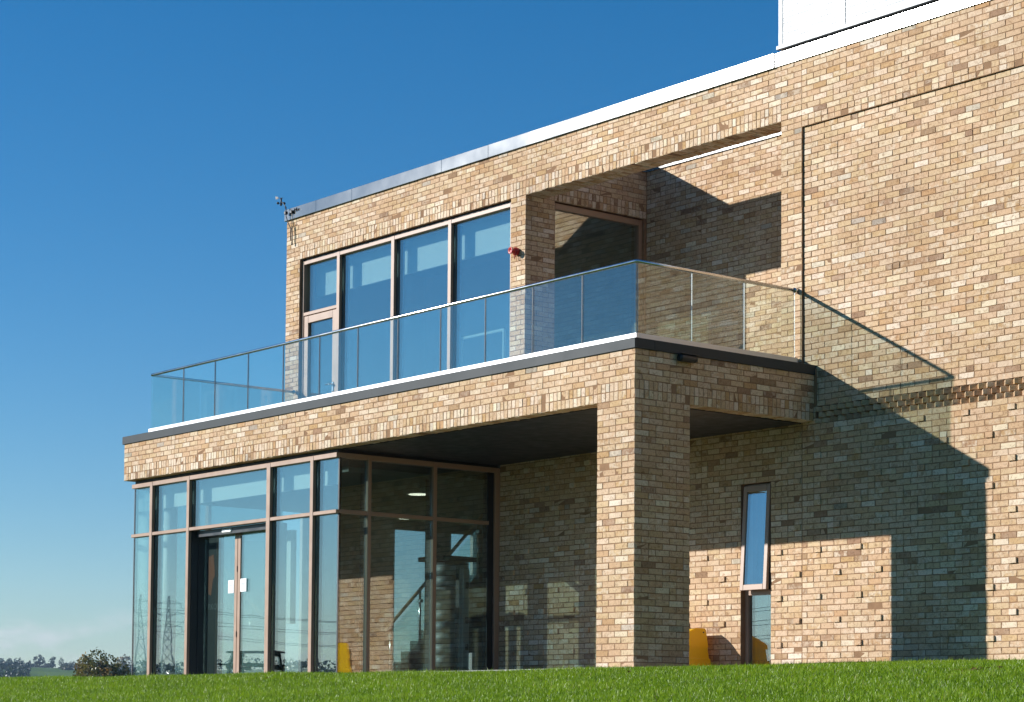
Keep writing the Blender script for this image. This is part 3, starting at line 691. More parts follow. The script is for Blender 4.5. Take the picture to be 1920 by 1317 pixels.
# downlights in the lobby ceiling
for k, (x, y, lab) in enumerate(((-8.29, 2.96, 'round lit downlight in the lobby ceiling seen above the transom of the side glazing'), (-11.7, 5.25, 'round lit downlight deep in the lobby seen just below the transom'))):
    e = empty('ceiling_light', (x, y, 2.92)); tag(e, lab, 'ceiling light', 'lobby downlights')
    a = MB().lathe((0, 0, 0), [(0.16, -0.016), (0.165, -0.004)], 24).build('diffuser', M['glow'], e)
    b = MB()
    b.lathe((0, 0, 0), [(0.19, -0.010), (0.19, -0.001)], 24); b.build('ring', M['channel'], e)

# ------------------------------------------------------------------ glass balustrade on the terrace
bal = empty('glass_balustrade', (-6, 0.28, 3.946)); tag(bal, 'frameless glass balustrade with steel handrail running round the terrace edge', 'balustrade')
ox, oy, oz = 6, -0.28, -3.946
def bpart(mb, name, mat):
    mb.v = [(x + ox, y + oy, z + oz) for x, y, z in mb.v]; return mb.build(name, M[mat], bal)
RY, RX, RL, RZ = 0.28, -0.285, -12.0, 4.952
cz1 = 4.07
bpart(MB().bbox(RL - 0.03, RX + 0.03, RY - 0.03, RY + 0.03, 3.9475, cz1, 0.003), 'base_channel', 'channel')
bpart(MB().bbox(RX - 0.03, RX + 0.03, RY + 0.0305, YU - 0.02, 3.9475, cz1, 0.003), 'base_channel', 'channel')
bpart(MB().bbox(RL - 0.03, RL + 0.03, RY + 0.0305, YU - 0.01, 3.9475, cz1, 0.003), 'base_channel', 'channel')
hr = MB().tube([(RL, YU - 0.06, RZ), (RL, RY + 0.01, RZ), (RL + 0.01, RY, RZ), (RX - 0.01, RY, RZ), (RX, RY + 0.01, RZ), (RX, YU - 0.06, RZ)], 0.0235, 14)
bpart(hr, 'handrail', 'steel')
jx = [RL, -10.981, -10.026, -9.066, -8.09, -7.128, -6.158, -5.195, -4.216, -3.24, -2.259, -1.288, RX]
for a, b in zip(jx[:-1], jx[1:]): bpart(MB().box(a + 0.007, b - 0.007, RY - 0.0085, RY + 0.0085, cz1 - 0.05, RZ - 0.012), 'glass_panel', 'railglass')
jy = [RY + 0.012, 1.198, 2.109, 3.03]
for X0 in (RX, RL):
    for a, b in zip(jy[:-1], jy[1:]): bpart(MB().box(X0 - 0.0085, X0 + 0.0085, a + 0.007, b - 0.007, cz1 - 0.05, RZ - 0.012), 'glass_panel', 'railglass')
    bpart(MB().lathe((X0, YU - 0.001, RZ), [(0.034, -0.062), (0.034, 0.0)], 14, 'y'), 'wall_flange', 'steel')
# bright polished edges of the side panels
for yv in (1.198, 2.109): bpart(MB().box(RX + 0.006, RX + 0.0095, yv - 0.0022, yv + 0.0022, cz1 - 0.02, RZ - 0.02), 'joint_seal', 'channel')
bpart(MB().box(RX + 0.006, RX + 0.0095, 3.0265, 3.031, cz1 - 0.02, RZ - 0.02), 'joint_seal', 'channel')
for xv in jx[1:-1]: bpart(MB().box(xv - 0.004, xv + 0.004, RY - 0.0088, RY + 0.0088, cz1 - 0.02, RZ - 0.02), 'joint_seal', 'graphite')

# ------------------------------------------------------------------ plant screen on the roof
ps = empty('plant_screen', (2.7, 3.3, 8.16)); tag(ps, 'white louvred plant screen standing on the roof edge', 'plant screen')
def ppart(mb, name, mat):
    mb.v = [(x - 2.7, y - 3.3, z - 8.16) for x, y, z in mb.v]; return mb.build(name, M[mat], ps)
ppart(MB().bbox(-0.86, 6.6, 3.285, 3.34, 8.295, 8.345, 0.003), 'bottom_rail', 'louvre')
ppart(MB().box(-0.85, 6.6, 3.342, 7.5, 8.30, 8.34), 'underside', 'shadowgap')
ppart(MB().box(-0.78, 6.6, 3.42, 3.50, 8.161, 8.30), 'kerb', 'graphite')
px = [-0.83, 0.28, 2.42, 4.56, 6.6]
for a in px: ppart(MB().bbox(a - 0.0, a + 0.075, 3.298, 3.36, 8.346, 10.6, 0.003), 'post', 'louvre')
for a, b in zip(px[:-1], px[1:]):
    sl_ = MB()
    for i in range(64): sl_.box(a + 0.076, b - 0.001, 3.306 + 0.002 * (i % 2), 3.348, 8.350 + i * 0.035, 8.350 + i * 0.035 + 0.0305)
    o = ppart(sl_, 'louvre_bank', 'louvre'); tag(o, kind='stuff')
    ppart(MB().box(a + 0.076, b - 0.001, 3.350, 3.36, 8.346, 10.6), 'backing_sheet', 'louvre')
ppart(MB().box(-0.83, -0.77, 3.361, 7.5, 8.346, 10.6), 'side_sheet', 'louvre')

# ------------------------------------------------------------------ things fixed to the walls
# red fire alarm sounder
sir = empty('alarm_sounder', (-6.035, YU, 6.405)); tag(sir, 'round red fire alarm sounder on the narrow brick pier beside the upper windows', 'alarm')
MB().lathe((0, 0, 0), [(0.058, -0.002), (0.058, -0.055)], 20, 'y').build('base', M['red'], sir)
MB().lathe((0, 0, 0), [(0.050, -0.0555), (0.043, -0.075), (0.040, -0.105), (0.052, -0.125), (0.055, -0.140), (0.040, -0.142), (0.02, -0.125)], 20, 'y').build('horn', M['red'], sir)
MB().tube([(0.01, -0.06, -0.06), (0.012, -0.062, -0.10), (0.0, -0.05, -0.118), (-0.012, -0.04, -0.10), (-0.01, -0.03, -0.06)], 0.006, 6).build('cable_loop', M['red'], sir)

# small dark camera under the terrace edge
cc = empty('security_camera', (0.0, 0.80, 3.775)); tag(cc, 'small black security camera under the dark terrace edge beside the brick corner', 'camera')
MB().bbox(0.001, 0.05, -0.06, 0.05, -0.03, 0.045, 0.006).build('bracket', M['black'], cc)
MB().lathe((0.06, 0.0, 0.0), [(0.045, -0.13), (0.05, -0.11), (0.05, 0.11), (0.043, 0.135)], 18, 'y').build('housing', M['black'], cc)
MB().bbox(0.012, 0.118, -0.14, 0.17, 0.041, 0.050, 0.003).build('hood', M['black'], cc)
MB().lathe((0.06, 0.1355, 0.0), [(0.034, 0.0), (0.028, 0.012)], 16, 'y').build('lens', M['steel'], cc)

# weather mast on the roof corner
an = empty('wind_gauge', (-12.13, YU - 0.045, 7.55)); an.scale = (0.85, 0.85, 0.85); tag(an, 'black wind gauge with cups and vane on a bent pole at the roof corner', 'wind gauge')
MB().tube([(-0.03, -0.01, 0.05), (-0.035, -0.01, 0.30), (-0.10, -0.03, 0.42), (-0.15, -0.05, 0.56), (-0.155, -0.05, 0.76)], 0.010, 8).tube([(-0.155, -0.05, 0.70), (-0.19, -0.05, 0.78), (-0.26, -0.05, 0.86), (-0.33, -0.05, 0.885)], 0.010, 8).build('pole', M['black'], an)
MB().tube([(0.0, 0, 0.0), (0.0, 0, 0.12), (-0.015, 0, 0.33), (0.03, -0.01, 0.47), (0.015, -0.01, 0.62)], 0.006, 6).tube([(0.02, 0, -0.01), (0.03, 0, 0.12), (0.0, 0, 0.33)], 0.006, 6).lathe((0.005, 0, -0.02), [(0.018, -0.025), (0.018, 0.025)], 10).lathe((-0.0, 0, 0.31), [(0.014, -0.03), (0.014, 0.03)], 10).build('cable', M['black'], an)
MB().bbox(-0.185, -0.125, -0.08, -0.02, 0.60, 0.66, 0.006).build('clamp', M['black'], an); MB().bbox(-0.02, 0.04, -0.045, 0.005, 0.60, 0.66, 0.006).build('clamp', M['black'], an)
hx, hz = -0.34, 0.885
cup = MB()
for k in range(3):
    a = 2 * math.pi * k / 3 + 0.5; cx, cy_ = hx + 0.075 * math.cos(a), -0.05 + 0.075 * math.sin(a)
    cup.tube([(hx, -0.05, hz - 0.03), (cx, cy_, hz - 0.03)], 0.004, 6); cup.lathe((cx, cy_, hz - 0.03), [(0.004, -0.028), (0.022, -0.018), (0.028, 0.0), (0.022, 0.018), (0.004, 0.028)], 10)
cup.build('cups', M['black'], an)
MB().lathe((hx, -0.05, hz - 0.05), [(0.018, 0.0), (0.018, 0.14)], 10).tube([(hx, -0.05, hz + 0.085), (hx - 0.16, -0.05, hz + 0.115)], 0.005, 6).tube([(hx, -0.05, hz + 0.085), (hx + 0.07, -0.05, hz + 0.075)], 0.006, 6).add([(hx - 0.10, -0.052, hz + 0.09), (hx - 0.20, -0.052, hz + 0.09), (hx - 0.22, -0.052, hz + 0.16), (hx - 0.11, -0.052, hz + 0.13), (hx - 0.10, -0.048, hz + 0.09), (hx - 0.20, -0.048, hz + 0.09), (hx - 0.22, -0.048, hz + 0.16), (hx - 0.11, -0.048, hz + 0.13)],
     [(0, 1, 2, 3), (7, 6, 5, 4), (0, 4, 5, 1), (1, 5, 6, 2), (2, 6, 7, 3), (3, 7, 4, 0)]).build('vane', M['black'], an)
MB().tube([(0.02, -0.02, 0.64), (0.12, -0.02, 0.655), (0.19, -0.02, 0.66)], 0.006, 6).lathe((0.12, -0.02, 0.655), [(0.018, -0.02), (0.018, 0.02)], 10).lathe((0.19, -0.02, 0.66), [(0.018, -0.02), (0.018, 0.02)], 10).build('sensor_arm', M['black'], an)

# paper notices on the sliding doors
for x0, x1, z0, z1, lab in ((-9.69, -9.53, 1.30, 1.50, 'white paper notice taped to the left door leaf beside the meeting stile'), (-9.34, -9.17, 1.31, 1.51, 'white paper notice taped to the right door leaf beside the meeting stile')):
    e = empty('paper_notice', ((x0 + x1) / 2, dy - 0.004, z0)); tag(e, lab, 'notice', 'notices on the entrance doors')
    w = x1 - x0; h = z1 - z0
    MB().box(-w / 2, w / 2, 0.0, 0.0015, 0, h).build('sheet', M['paper'], e)
    tb = MB()
    for (zz, ww, hh) in ((0.62, 0.72, 0.035), (0.54, 0.6, 0.035), (0.30, 0.25, 0.03)): tb.box(-w * ww / 2, w * ww / 2, -0.0012, -0.0004, h * zz, h * (zz + hh))
    tb.build('print', M['ink'], e)

# ------------------------------------------------------------------ things in and around the building
# grit bin behind the pillar, back to the wall
gb = empty('grit_bin', (-2.28, 2.64, 0.0)); tag(gb, 'yellow plastic grit bin half hidden behind the brick pillar', 'grit bin')
def loft(secs):
    vs = []; fs = []
    for (x0, x1, y0_, y1_, z) in secs: vs += [(x0, y0_, z), (x1, y0_, z), (x1, y1_, z), (x0, y1_, z)]
    for i in range(len(secs) - 1):
        for k in range(4): k2 = (k + 1) % 4; fs.append((i * 4 + k, i * 4 + k2, i * 4 + 4 + k2, i * 4 + 4 + k))
    fs.append((3, 2, 1, 0)); n = len(secs) - 1; fs.append((4 * n, 4 * n + 1, 4 * n + 2, 4 * n + 3))
    return vs, fs
mb = MB(); mb.add(*loft([(-0.52, 0.52, -0.36, 0.36, 0.0), (-0.505, 0.505, -0.345, 0.348, 0.20), (-0.503, 0.503, -0.343, 0.346, 0.212), (-0.490, 0.490, -0.33, 0.335, 0.218), (-0.476, 0.476, -0.31, 0.322, 0.37)])); gbo = mb.build('body', M['yellow'], gb)
# wedge lid: high at the back, sloping to the front, with moulded side lip
prof = [(-0.335, 0.372), (-0.335, 0.42), (-0.30, 0.445), (0.06, 0.590), (0.12, 0.612), (0.285, 0.612), (0.300, 0.59), (0.320, 0.372)]
_w = lambda z: 0.482 - 0.10 * (z - 0.372)
vs = [(-_w(z), y, z) for y, z in prof] + [(_w(z), y, z) for y, z in prof]; n = len(prof)
fs = [tuple(range(n)), tuple(range(2 * n - 1, n - 1, -1))] + [(i, n + i, n + (i + 1) % n, (i + 1) % n)[::-1] for i in range(n)]
lo = MB(); lo.add(vs, [f[::-1] for f in fs]); lid = lo.build('lid', M['yellow'], gb)
bv = lid.modifiers.new('bev', 'BEVEL'); bv.width = 0.007; bv.segments = 2
bv = gbo.modifiers.new('bev', 'BEVEL'); bv.width = 0.007; bv.segments = 2
MB().lathe((0.464, 0.255, 0.565), [(0.010, -0.004), (0.010, 0.003)], 10, 'x').build('hinge_pin', M['black'], gb)
rb = MB().bbox(-0.30, -0.22, -0.352, -0.30, 0.40, 0.47, 0.01).bbox(0.22, 0.30, -0.352, -0.30, 0.40, 0.47, 0.01).build('lid_grip', M['yellow'], gb)

# red pot on the floor inside the narrow window
pot = empty('plant_pot', (-1.0, 3.45, 0.01)); tag(pot, 'red pot standing inside the foot of the narrow window', 'pot')
MB().lathe((0, 0, 0), [(0.07, 0.0), (0.10, 0.19), (0.10, 0.20)], 18).build('body', M['terracotta'], pot)
MB().lathe((0, 0, 0), [(0.118, 0.20), (0.118, 0.235), (0.10, 0.236), (0.095, 0.21)], 18).build('rim', M['terracotta'], pot)

# white framed stand in the upper room
ws = empty('display_frame', (-8.1, 4.0, 3.95)); tag(ws, 'white tubular frame standing inside the rightmost upper window', 'frame')
for a in (-0.47, 0.62): MB().bbox(a - 0.02, a + 0.02, -0.02, 0.02, 0.0, 1.60, 0.004).bbox(a - 0.02, a + 0.02, -0.25, 0.25, 0.0, 0.03, 0.004).build('upright', M['white'], ws)
MB().bbox(-0.45, 0.60, -0.02, 0.02, 1.56, 1.60, 0.004).build('top_bar', M['white'], ws)

# stair balustrade inside the lobby
sb = empty('stair_rail', (-9.4, 4.0, 0.0)); tag(sb, 'sloping timber handrail on steel posts with glass infill behind the side glazing', 'handrail')
p0, p1 = np.array([-10.6, 4.0, 0.86]), np.array([-7.9, 4.0, 2.69])
def sbp(mb, name, mat): mb.v = [(x + 9.4, y - 4.0, z) for x, y, z in mb.v]; return mb.build(name, M[mat], sb)
sbp(MB().tube([p0, p1], 0.028, 10), 'handrail', 'wood')
for t_ in (0.06, 0.36, 0.66, 0.93):
    q = p0 + t_ * (p1 - p0); sbp(MB().tube([q - np.array([0, 0, 0.95]), q - np.array([0, 0, 0.02])], 0.021, 8), 'post', 'steel'); sbp(MB().bbox(q[0] - 0.03, q[0] + 0.05, 3.97, 4.03, q[2] - 0.22, q[2] - 0.16, 0.008), 'glass_clamp', 'steel')
for a, b in ((0.08, 0.34), (0.38, 0.64), (0.68, 0.91)):
    A_, B_ = p0 + a * (p1 - p0), p0 + b * (p1 - p0); y_ = 4.0
    sbp(MB().add([(A_[0], y_ - .006, A_[2] - .85), (B_[0], y_ - .006, B_[2] - .85), (B_[0], y_ - .006, B_[2] - .12), (A_[0], y_ - .006, A_[2] - .12), (A_[0], y_ + .006, A_[2] - .85), (B_[0], y_ + .006, B_[2] - .85), (B_[0], y_ + .006, B_[2] - .12), (A_[0], y_ + .006, A_[2] - .12)],
        [(0, 1, 2, 3), (7, 6, 5, 4), (0, 4, 5, 1), (1, 5, 6, 2), (2, 6, 7, 3), (3, 7, 4, 0)]), 'glass_infill', 'railglass')
st = MB()
for i in range(12): st.box(-10.75 + i * 0.26, -10.75 + (i + 1) * 0.26, 4.06, 5.2, 0.0 + 0.17 * i, 0.17 * (i + 1))
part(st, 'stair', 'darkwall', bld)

# access turnstile seen through the side glazing
tu = empty('turnstile', (-7.1, 2.75, 0.01)); tag(tu, 'tall dark turnstile with ribbed drum and steel lock post just inside the side glazing', 'turnstile')
def tup(mb, name, mat): return mb.build(name, M[mat], tu)
dr = MB()
for i in range(9): dr.lathe((0.12, -0.24, 0), [(0.15, 0.18 + i * 0.17), (0.15, 0.335 + i * 0.17)], 20)
tup(dr, 'drum', 'galv'); tup(MB().lathe((0.12, -0.24, 0), [(0.135, 0.0), (0.135, 1.75)], 20), 'drum_core', 'black')
tup(MB().bbox(0.16, 0.26, -0.02, 0.11, 0.0, 1.65, 0.01), 'lock_post', 'channel')
for z in (0.42, 0.82, 1.35): tup(MB().bbox(0.262, 0.29, 0.02, 0.08, z, z + 0.10, 0.01), 'reader', 'graphite')
tup(MB().bbox(-0.35, 0.30, -0.42, 0.22, 1.76, 1.83, 0.01), 'canopy', 'black')
tup(MB().box(-0.34, 0.10, 0.115, 0.21, 0.0, 1.755), 'side_panel', 'black')

# dark exercise poster board inside the doorway
po = empty('poster_board', (-10.75, 0.62, 0.01)); tag(po, 'tall dark poster board with orange figure and pale lettering inside the doorway', 'poster')
MB().box(-0.22, 0.46, 0.0, 0.03, 0.0, 2.25).build('board', M['black'], po)
MB().add([(0.0, -0.002, 1.35), (0.14, -0.002, 1.30), (0.19, -0.002, 1.55), (0.25, -0.002, 1.62), (0.2, -0.002, 1.95), (0.06, -0.002, 1.92), (0.05, -0.002, 1.7), (-0.02, -0.002, 1.6),
          (0.0, -0.0005, 1.35), (0.14, -0.0005, 1.30), (0.19, -0.0005, 1.55), (0.25, -0.0005, 1.62), (0.2, -0.0005, 1.95), (0.06, -0.0005, 1.92), (0.05, -0.0005, 1.7), (-0.02, -0.0005, 1.6)],
         [tuple(range(8)), tuple(range(15, 7, -1))] + [(i, 8 + i, 8 + (i + 1) % 8, (i + 1) % 8) for i in range(8)]).build('figure', M['orange'], po)
fc = bpy.data.curves.new('lettering', 'FONT'); fc.body = 'WORKOUTS'; fc.size = 0.135; fc.extrude = 0.0006; fc.materials.append(M['ink'])
tmp = bpy.data.objects.new('tmp', fc); C.objects.link(tmp); bpy.context.view_layer.update()
lm = bpy.data.meshes.new_from_object(tmp.evaluated_get(bpy.context.evaluated_depsgraph_get())); bpy.data.objects.remove(tmp)
fo = bpy.data.objects.new('lettering', lm); C.objects.link(fo); fo.parent = po; fo.location = (-0.20, -0.002, 1.08); fo.rotation_euler = (math.pi / 2, 0, 0)

# ------------------------------------------------------------------ lawn grass
def grass(n_try=1150000):
    x = rng.uniform(-24, 14, n_try); y = rng.uniform(-9.0, -0.36, n_try)
    m2 = n_try // 7; x[:m2] = rng.uniform(0.28, 7.2, m2); y[:m2] = rng.uniform(-0.36, 3.07, m2); z = height(x, y)
    X, Y, Z = project(np.stack([x, y, z], 1))
    keep = (X > -130) & (X < 2300) & (Y < 1420) & (Z > 5)
    keep &= rng.random(n_try) < np.clip((26 / Z) ** 1.2, 0.25, 1)
    x, y, z = x[keep], y[keep], z[keep]; n = len(x)
    pn = np.sin(x * 1.9 + 1.3 * np.sin(y * 2.1)) * np.sin(y * 2.7 + 0.7 * np.sin(x * 1.1))
    h = rng.uniform(0.020, 0.066, n) * (1 + 0.18 * pn) * np.where(rng.random(n) < 0.03, 1.5, 1); wd = rng.uniform(0.0022, 0.0048, n)
    a = rng.uniform(0, 2 * math.pi, n); b = rng.uniform(0, 2 * math.pi, n); lean = rng.uniform(0.1, 0.75, n) * h
    ux, uy = np.cos(a) * wd, np.sin(a) * wd
    V = np.zeros((n, 5, 3), np.float32)
    V[:, 0] = np.stack([x - ux, y - uy, z - 0.004], 1); V[:, 1] = np.stack([x + ux, y + uy, z - 0.004], 1)
    mx, my = x + np.cos(b) * lean * 0.35, y + np.sin(b) * lean * 0.35
    V[:, 2] = np.stack([mx + ux * .8, my + uy * .8, z + h * 0.6], 1); V[:, 3] = np.stack([mx - ux * .8, my - uy * .8, z + h * 0.6], 1)
    V[:, 4] = np.stack([x + np.cos(b) * lean, y + np.sin(b) * lean, z + h], 1)
    me = bpy.data.meshes.new('grass'); base = 5 * np.arange(n)[:, None]
    lp = np.concatenate([base + np.array([[0, 1, 2, 3]]), base + np.array([[3, 2, 4]])], 1).reshape(-1)
    me.vertices.add(5 * n); me.vertices.foreach_set('co', V.reshape(-1)); me.loops.add(len(lp)); me.loops.foreach_set('vertex_index', lp.astype(np.int32))
    me.polygons.add(2 * n); ls = np.stack([7 * np.arange(n), 7 * np.arange(n) + 4], 1).reshape(-1); me.polygons.foreach_set('loop_start', ls.astype(np.int32)); me.polygons.foreach_set('loop_total', np.tile([4, 3], n).astype(np.int32))
    t = np.clip(rng.normal(0.5, 0.2, n) + 0.13 * pn, 0, 0.95); t[rng.random(n) < 0.015 + 0.10 * np.clip(np.sin(x * 0.83 + 2 * np.sin(y * 0.9)) * np.sin(y * 1.7 + x * 0.31) - 0.75, 0, 1)] = 1.0
    tone = np.stack([t, t, t, np.ones(n)], 1); at = me.attributes.new('tone', 'FLOAT_COLOR', 'POINT'); at.data.foreach_set('color', np.repeat(tone, 5, 0).reshape(-1).astype(np.float32))
    me.polygons.foreach_set('use_smooth', np.zeros(2 * n, bool)); me.materials.append(M['grass']); me.update(calc_edges=True)
    o = bpy.data.objects.new('grass', me); C.objects.link(o); tag(o, 'short bright green lawn grass rising to the foot of the building', 'grass', kind='stuff'); print('blades', n)
grass()

# a few dry leaves on the lawn
dl = MB(); tn = []
for i in range(26):
    x, y = 6.3 + rng.normal(0, 0.10), -1.5 + rng.normal(0, 0.10)
    if i > 20: x, y = rng.uniform(-8, 5), rng.uniform(-2.2, -0.8)
    z = float(height(x, y)) + 0.035; a = rng.uniform(0, 6.28); s = rng.uniform(0.02, 0.04); t1, t2 = rng.normal(0, 0.35, 2)
    P = [(-1, 0), (-0.4, 0.5), (0.4, 0.42), (1, 0), (0.4, -0.42), (-0.4, -0.5)]
    dl.add([(x + s * (p * math.cos(a) - q * math.sin(a)), y + s * (p * math.sin(a) + q * math.cos(a)), z + s * (p * t1 + q * t2 + 0.4 * abs(q))) for p, q in P], [(0, 1, 2, 3), (0, 3, 4, 5)])
dlo = dl.build('fallen_leaves', M['deadleaf']); tag(dlo, 'scatter of dry brown leaves lying on the lawn', 'leaves', kind='stuff')

# ------------------------------------------------------------------ trees on the far ridge
def crown_mesh(name, mat, n, rx, ry, rz, leaf, seed, conifer=False, clumps=26):
    g = np.random.default_rng(seed); cl = []
    for i in range(clumps):
        while True:
            p = g.uniform(-1, 1, 3)
            if np.linalg.norm(p) < 1: break
        if conifer: hgt = (p[2] + 1) / 2; p[:2] *= (1 - hgt) * 0.95 + 0.05
        cl.append(p)
    cl = np.array(cl); k = g.integers(clumps, size=n); cr_ = g.uniform(0.16, 0.36, clumps)
    d = g.normal(size=(n, 3)); d /= np.linalg.norm(d, axis=1, keepdims=True)
    P = (cl[k] + d * (cr_[k] * g.uniform(0.6, 1.05, n))[:, None]) * np.array([rx, ry, rz])
    a = g.normal(size=(n, 3)); a /= np.linalg.norm(a, axis=1, keepdims=True); b = np.cross(a, g.normal(size=(n, 3))); b /= np.linalg.norm(b, axis=1, keepdims=True)
    s = leaf * g.uniform(0.6, 1.3, n)[:, None]
    V = np.stack([P - a * s, P + b * s * .6, P + a * s, P - b * s * .6], 1).reshape(-1, 3)
    me = bpy.data.meshes.new(name); me.from_pydata(V.tolist(), [], [(4 * i, 4 * i + 1, 4 * i + 2, 4 * i + 3) for i in range(n)])
    t = np.clip(g.random(clumps)[k] * 0.7 + g.random(n) * 0.3, 0, 1); tone = np.repeat(np.stack([t, t, t, np.ones(n)], 1), 4, 0)
    at = me.attributes.new('tone', 'FLOAT_COLOR', 'POINT'); at.data.foreach_set('color', tone.reshape(-1).astype(np.float32)); me.materials.append(M[mat]); me.update(); return me
def at_dir(dx, dy_, s): return CAM[0] + dx * s, CAM[1] + dy_ * s
def tree(name, dxy, s, top_slope, w, mat, label, seed, conifer=False, n=420, group='trees on the far ridge', base=None, crown_frac=0.8, leaf=None, clumps=26):
    x, y = at_dir(*dxy, s); zb = float(height(x, y)) if base is None else base; zt = CAM[2] + top_slope * s; h = zt - zb
    e = empty(name, (x, y, zb)); tag(e, label, 'tree', group)
    rz = h * crown_frac / 2
    c = bpy.data.objects.new('crown', crown_mesh('crown', mat, n, w / 2, w / 2, rz, leaf or w * 0.075, seed, conifer, clumps)); C.objects.link(c); c.parent = e; c.location = (0, 0, h - rz)
    tk = MB().tube([(0, 0, -0.3), (0.02 * w, 0, h * 0.3), (0, 0.02 * w, h * 0.7)], [w * 0.05, w * 0.035, w * 0.012], 8)
    for j in range(4):
        a = j * 1.6 + seed; tk.tube([(0, 0, h * (0.28 + 0.08 * j)), (math.cos(a) * w * 0.28, math.sin(a) * w * 0.28, h * (0.5 + 0.09 * j))], [w * 0.02, w * 0.006], 6)
    tk.build('trunk', M['bark'], e); return e
far = 1480
T = [('broad_tree', (-0.892, 0.452), .0282, 8.2, 'leaf_mid', 'tallest broad grey-green tree left of centre on the far ridge', False),
     ('broad_tree', (-0.890, 0.457), .0277, 6.6, 'leaf_dark', 'dark round tree just right of the tallest one on the far ridge', False),
     ('broad_tree', (-0.888, 0.4605), .0272, 4.2, 'leaf_dark', 'small dark tree ending the clump above the green field', False),
     ('conifer_tree', (-0.894, 0.448), .0263, 3.4, 'leaf_mid', 'little pointed tree at the right end of the dark wood', True),
     ('broad_tree', (-0.8855, 0.465), .0258, 4.0, 'leaf_mid', 'thin pale tree at the left edge of the domed tree', False),
     ('domed_tree', (-0.884, 0.468), .0265, 7.2, 'leaf_autumn', 'low domed brown tree in the middle of the far ridge', False),
     ('broad_tree', (-0.882, 0.4715), .0267, 4.2, 'leaf_dark', 'small dark tree just right of the domed brown tree', False),
     ('broad_tree', (-0.880, 0.475), .0255, 4.4, 'leaf_mid', 'lowest of the ridge trees above the autumn bush', False),
     ('broad_tree', (-0.879, 0.4775), .0277, 5.0, 'leaf_mid', 'pale tree rising behind the autumn bush', False),
     ('broad_tree', (-0.8745, 0.4845), .0288, 10.5, 'leaf_autumn', 'large purple-brown tree at the edge of the glass building', False)]
for i, (nm, d_, sl_, w, mt, lab, con) in enumerate(T): tree(nm, d_, far + (i % 3) * 25, sl_, w, mt, lab, 40 + i, con, crown_frac=0.86)
tree('autumn_bush', (-0.8795, 0.476), 215, .0272, 6.6, 'leaf_autumn', 'near rust-and-green tree showing above the lawn edge at left', 90, n=14000, group=None, crown_frac=1.0, leaf=0.16, clumps=110)
# wood on the ridge and hedges below it: masses one cannot count
def mass(name, label, cat, spots, mat, n, seed):
    g = np.random.default_rng(seed); Vs = []; tones = []
    for (dx, dy_, s, top, w) in spots:
        x, y = at_dir(dx, dy_, s); zb = float(height(x, y)); h = CAM[2] + top * s - zb
        P = g.normal(size=(n, 3)); P /= np.linalg.norm(P, axis=1, keepdims=True); P *= g.uniform(0.55, 1.0, (n, 1)) * np.array([w / 2, w / 2, h / 2]); 
        taper = 1 - 0.55 * (P[:, 2] / (h / 2) + 1) / 2; P[:, 0] *= taper; P[:, 1] *= taper
        P += np.array([x, y, zb + h / 2])
        a = g.normal(size=(n, 3)); a /= np.linalg.norm(a, axis=1, keepdims=True); b = np.cross(a, g.normal(size=(n, 3))); b /= np.linalg.norm(b, axis=1, keepdims=True); sz = w * 0.11 * g.uniform(0.6, 1.3, (n, 1))
        Vs.append(np.stack([P - a * sz, P + b * sz * .6, P + a * sz, P - b * sz * .6], 1).reshape(-1, 3)); t = np.clip(g.random() * 0.6 + g.random(n) * 0.4, 0, 1); tones.append(np.repeat(t, 4))
    V = np.concatenate(Vs); t = np.concatenate(tones); me = bpy.data.meshes.new(name); me.from_pydata(V.tolist(), [], [(4 * i, 4 * i + 1, 4 * i + 2, 4 * i + 3) for i in range(len(V) // 4)])
    at = me.attributes.new('tone', 'FLOAT_COLOR', 'POINT'); at.data.foreach_set('color', np.stack([t, t, t, np.ones(len(t))], 1).reshape(-1).astype(np.float32)); me.materials.append(M[mat]); me.update()
    o = bpy.data.objects.new(name, me); C.objects.link(o); tag(o, label, cat, kind='stuff')
gw_ = np.random.default_rng(5); spots = []
for i in range(150):
    f = gw_.uniform(-0.05, 1.0); dx = -0.9005 + f * 0.0065; dy_ = math.sqrt(1 - dx * dx); s = gw_.uniform(820, 1500); top = .0264 + gw_.uniform(-0.0014, 0.0010) - 0.0060 * (1500 - s) / 680 - (0.0012 if f > 0.75 else 0)
    spots.append((dx, dy_, s, top, gw_.uniform(4, 7)))
mass('woodland', 'dark evergreen wood on the far ridge at the left edge', 'woodland', spots, 'leaf_dark', 90, 6)
spots = []
for i in range(130):
    f = gw_.uniform(0, 1); dx = -0.8875 + f * 0.0145; dy_ = math.sqrt(1 - dx * dx); s = gw_.uniform(1150, 1450); spots.append((dx, dy_, s, .0244 + gw_.uniform(-.0014, .001) - .002 * (1450 - s) / 300, gw_.uniform(5, 9)))
for i in range(30):
    f = gw_.uniform(0, 1); dx = -0.8955 + f * 0.006; dy_ = math.sqrt(1 - dx * dx); s = gw_.uniform(1430, 1470); spots.append((dx, dy_, s, .0236 + gw_.uniform(-.0008, .0012), gw_.uniform(4, 6)))
mass('hedgerow', 'grey-green scrub and hedges below the ridge trees', 'hedge', spots, 'leaf_mid', 60, 8)
# scrub all round the valley, seen in the window reflections
spots = []
for i in range(420):
    a = gw_.uniform(math.radians(195), math.radians(235)); s = gw_.uniform(900, 1500); px_, py_ = s * math.cos(a), s * math.sin(a); dd = np.array([px_ - CAM[0], py_ - CAM[1]]); r_ = np.linalg.norm(dd); dd /= r_
    spots.append((dd[0], dd[1], r_, (float(height(px_, py_)) + gw_.uniform(5, 9) - CAM[2]) / r_, gw_.uniform(7, 14)))
mass('valley_scrub', 'dark wooded hillside mirrored low in the entrance glass', 'woodland', spots, 'leaf_dark', 24, 9)

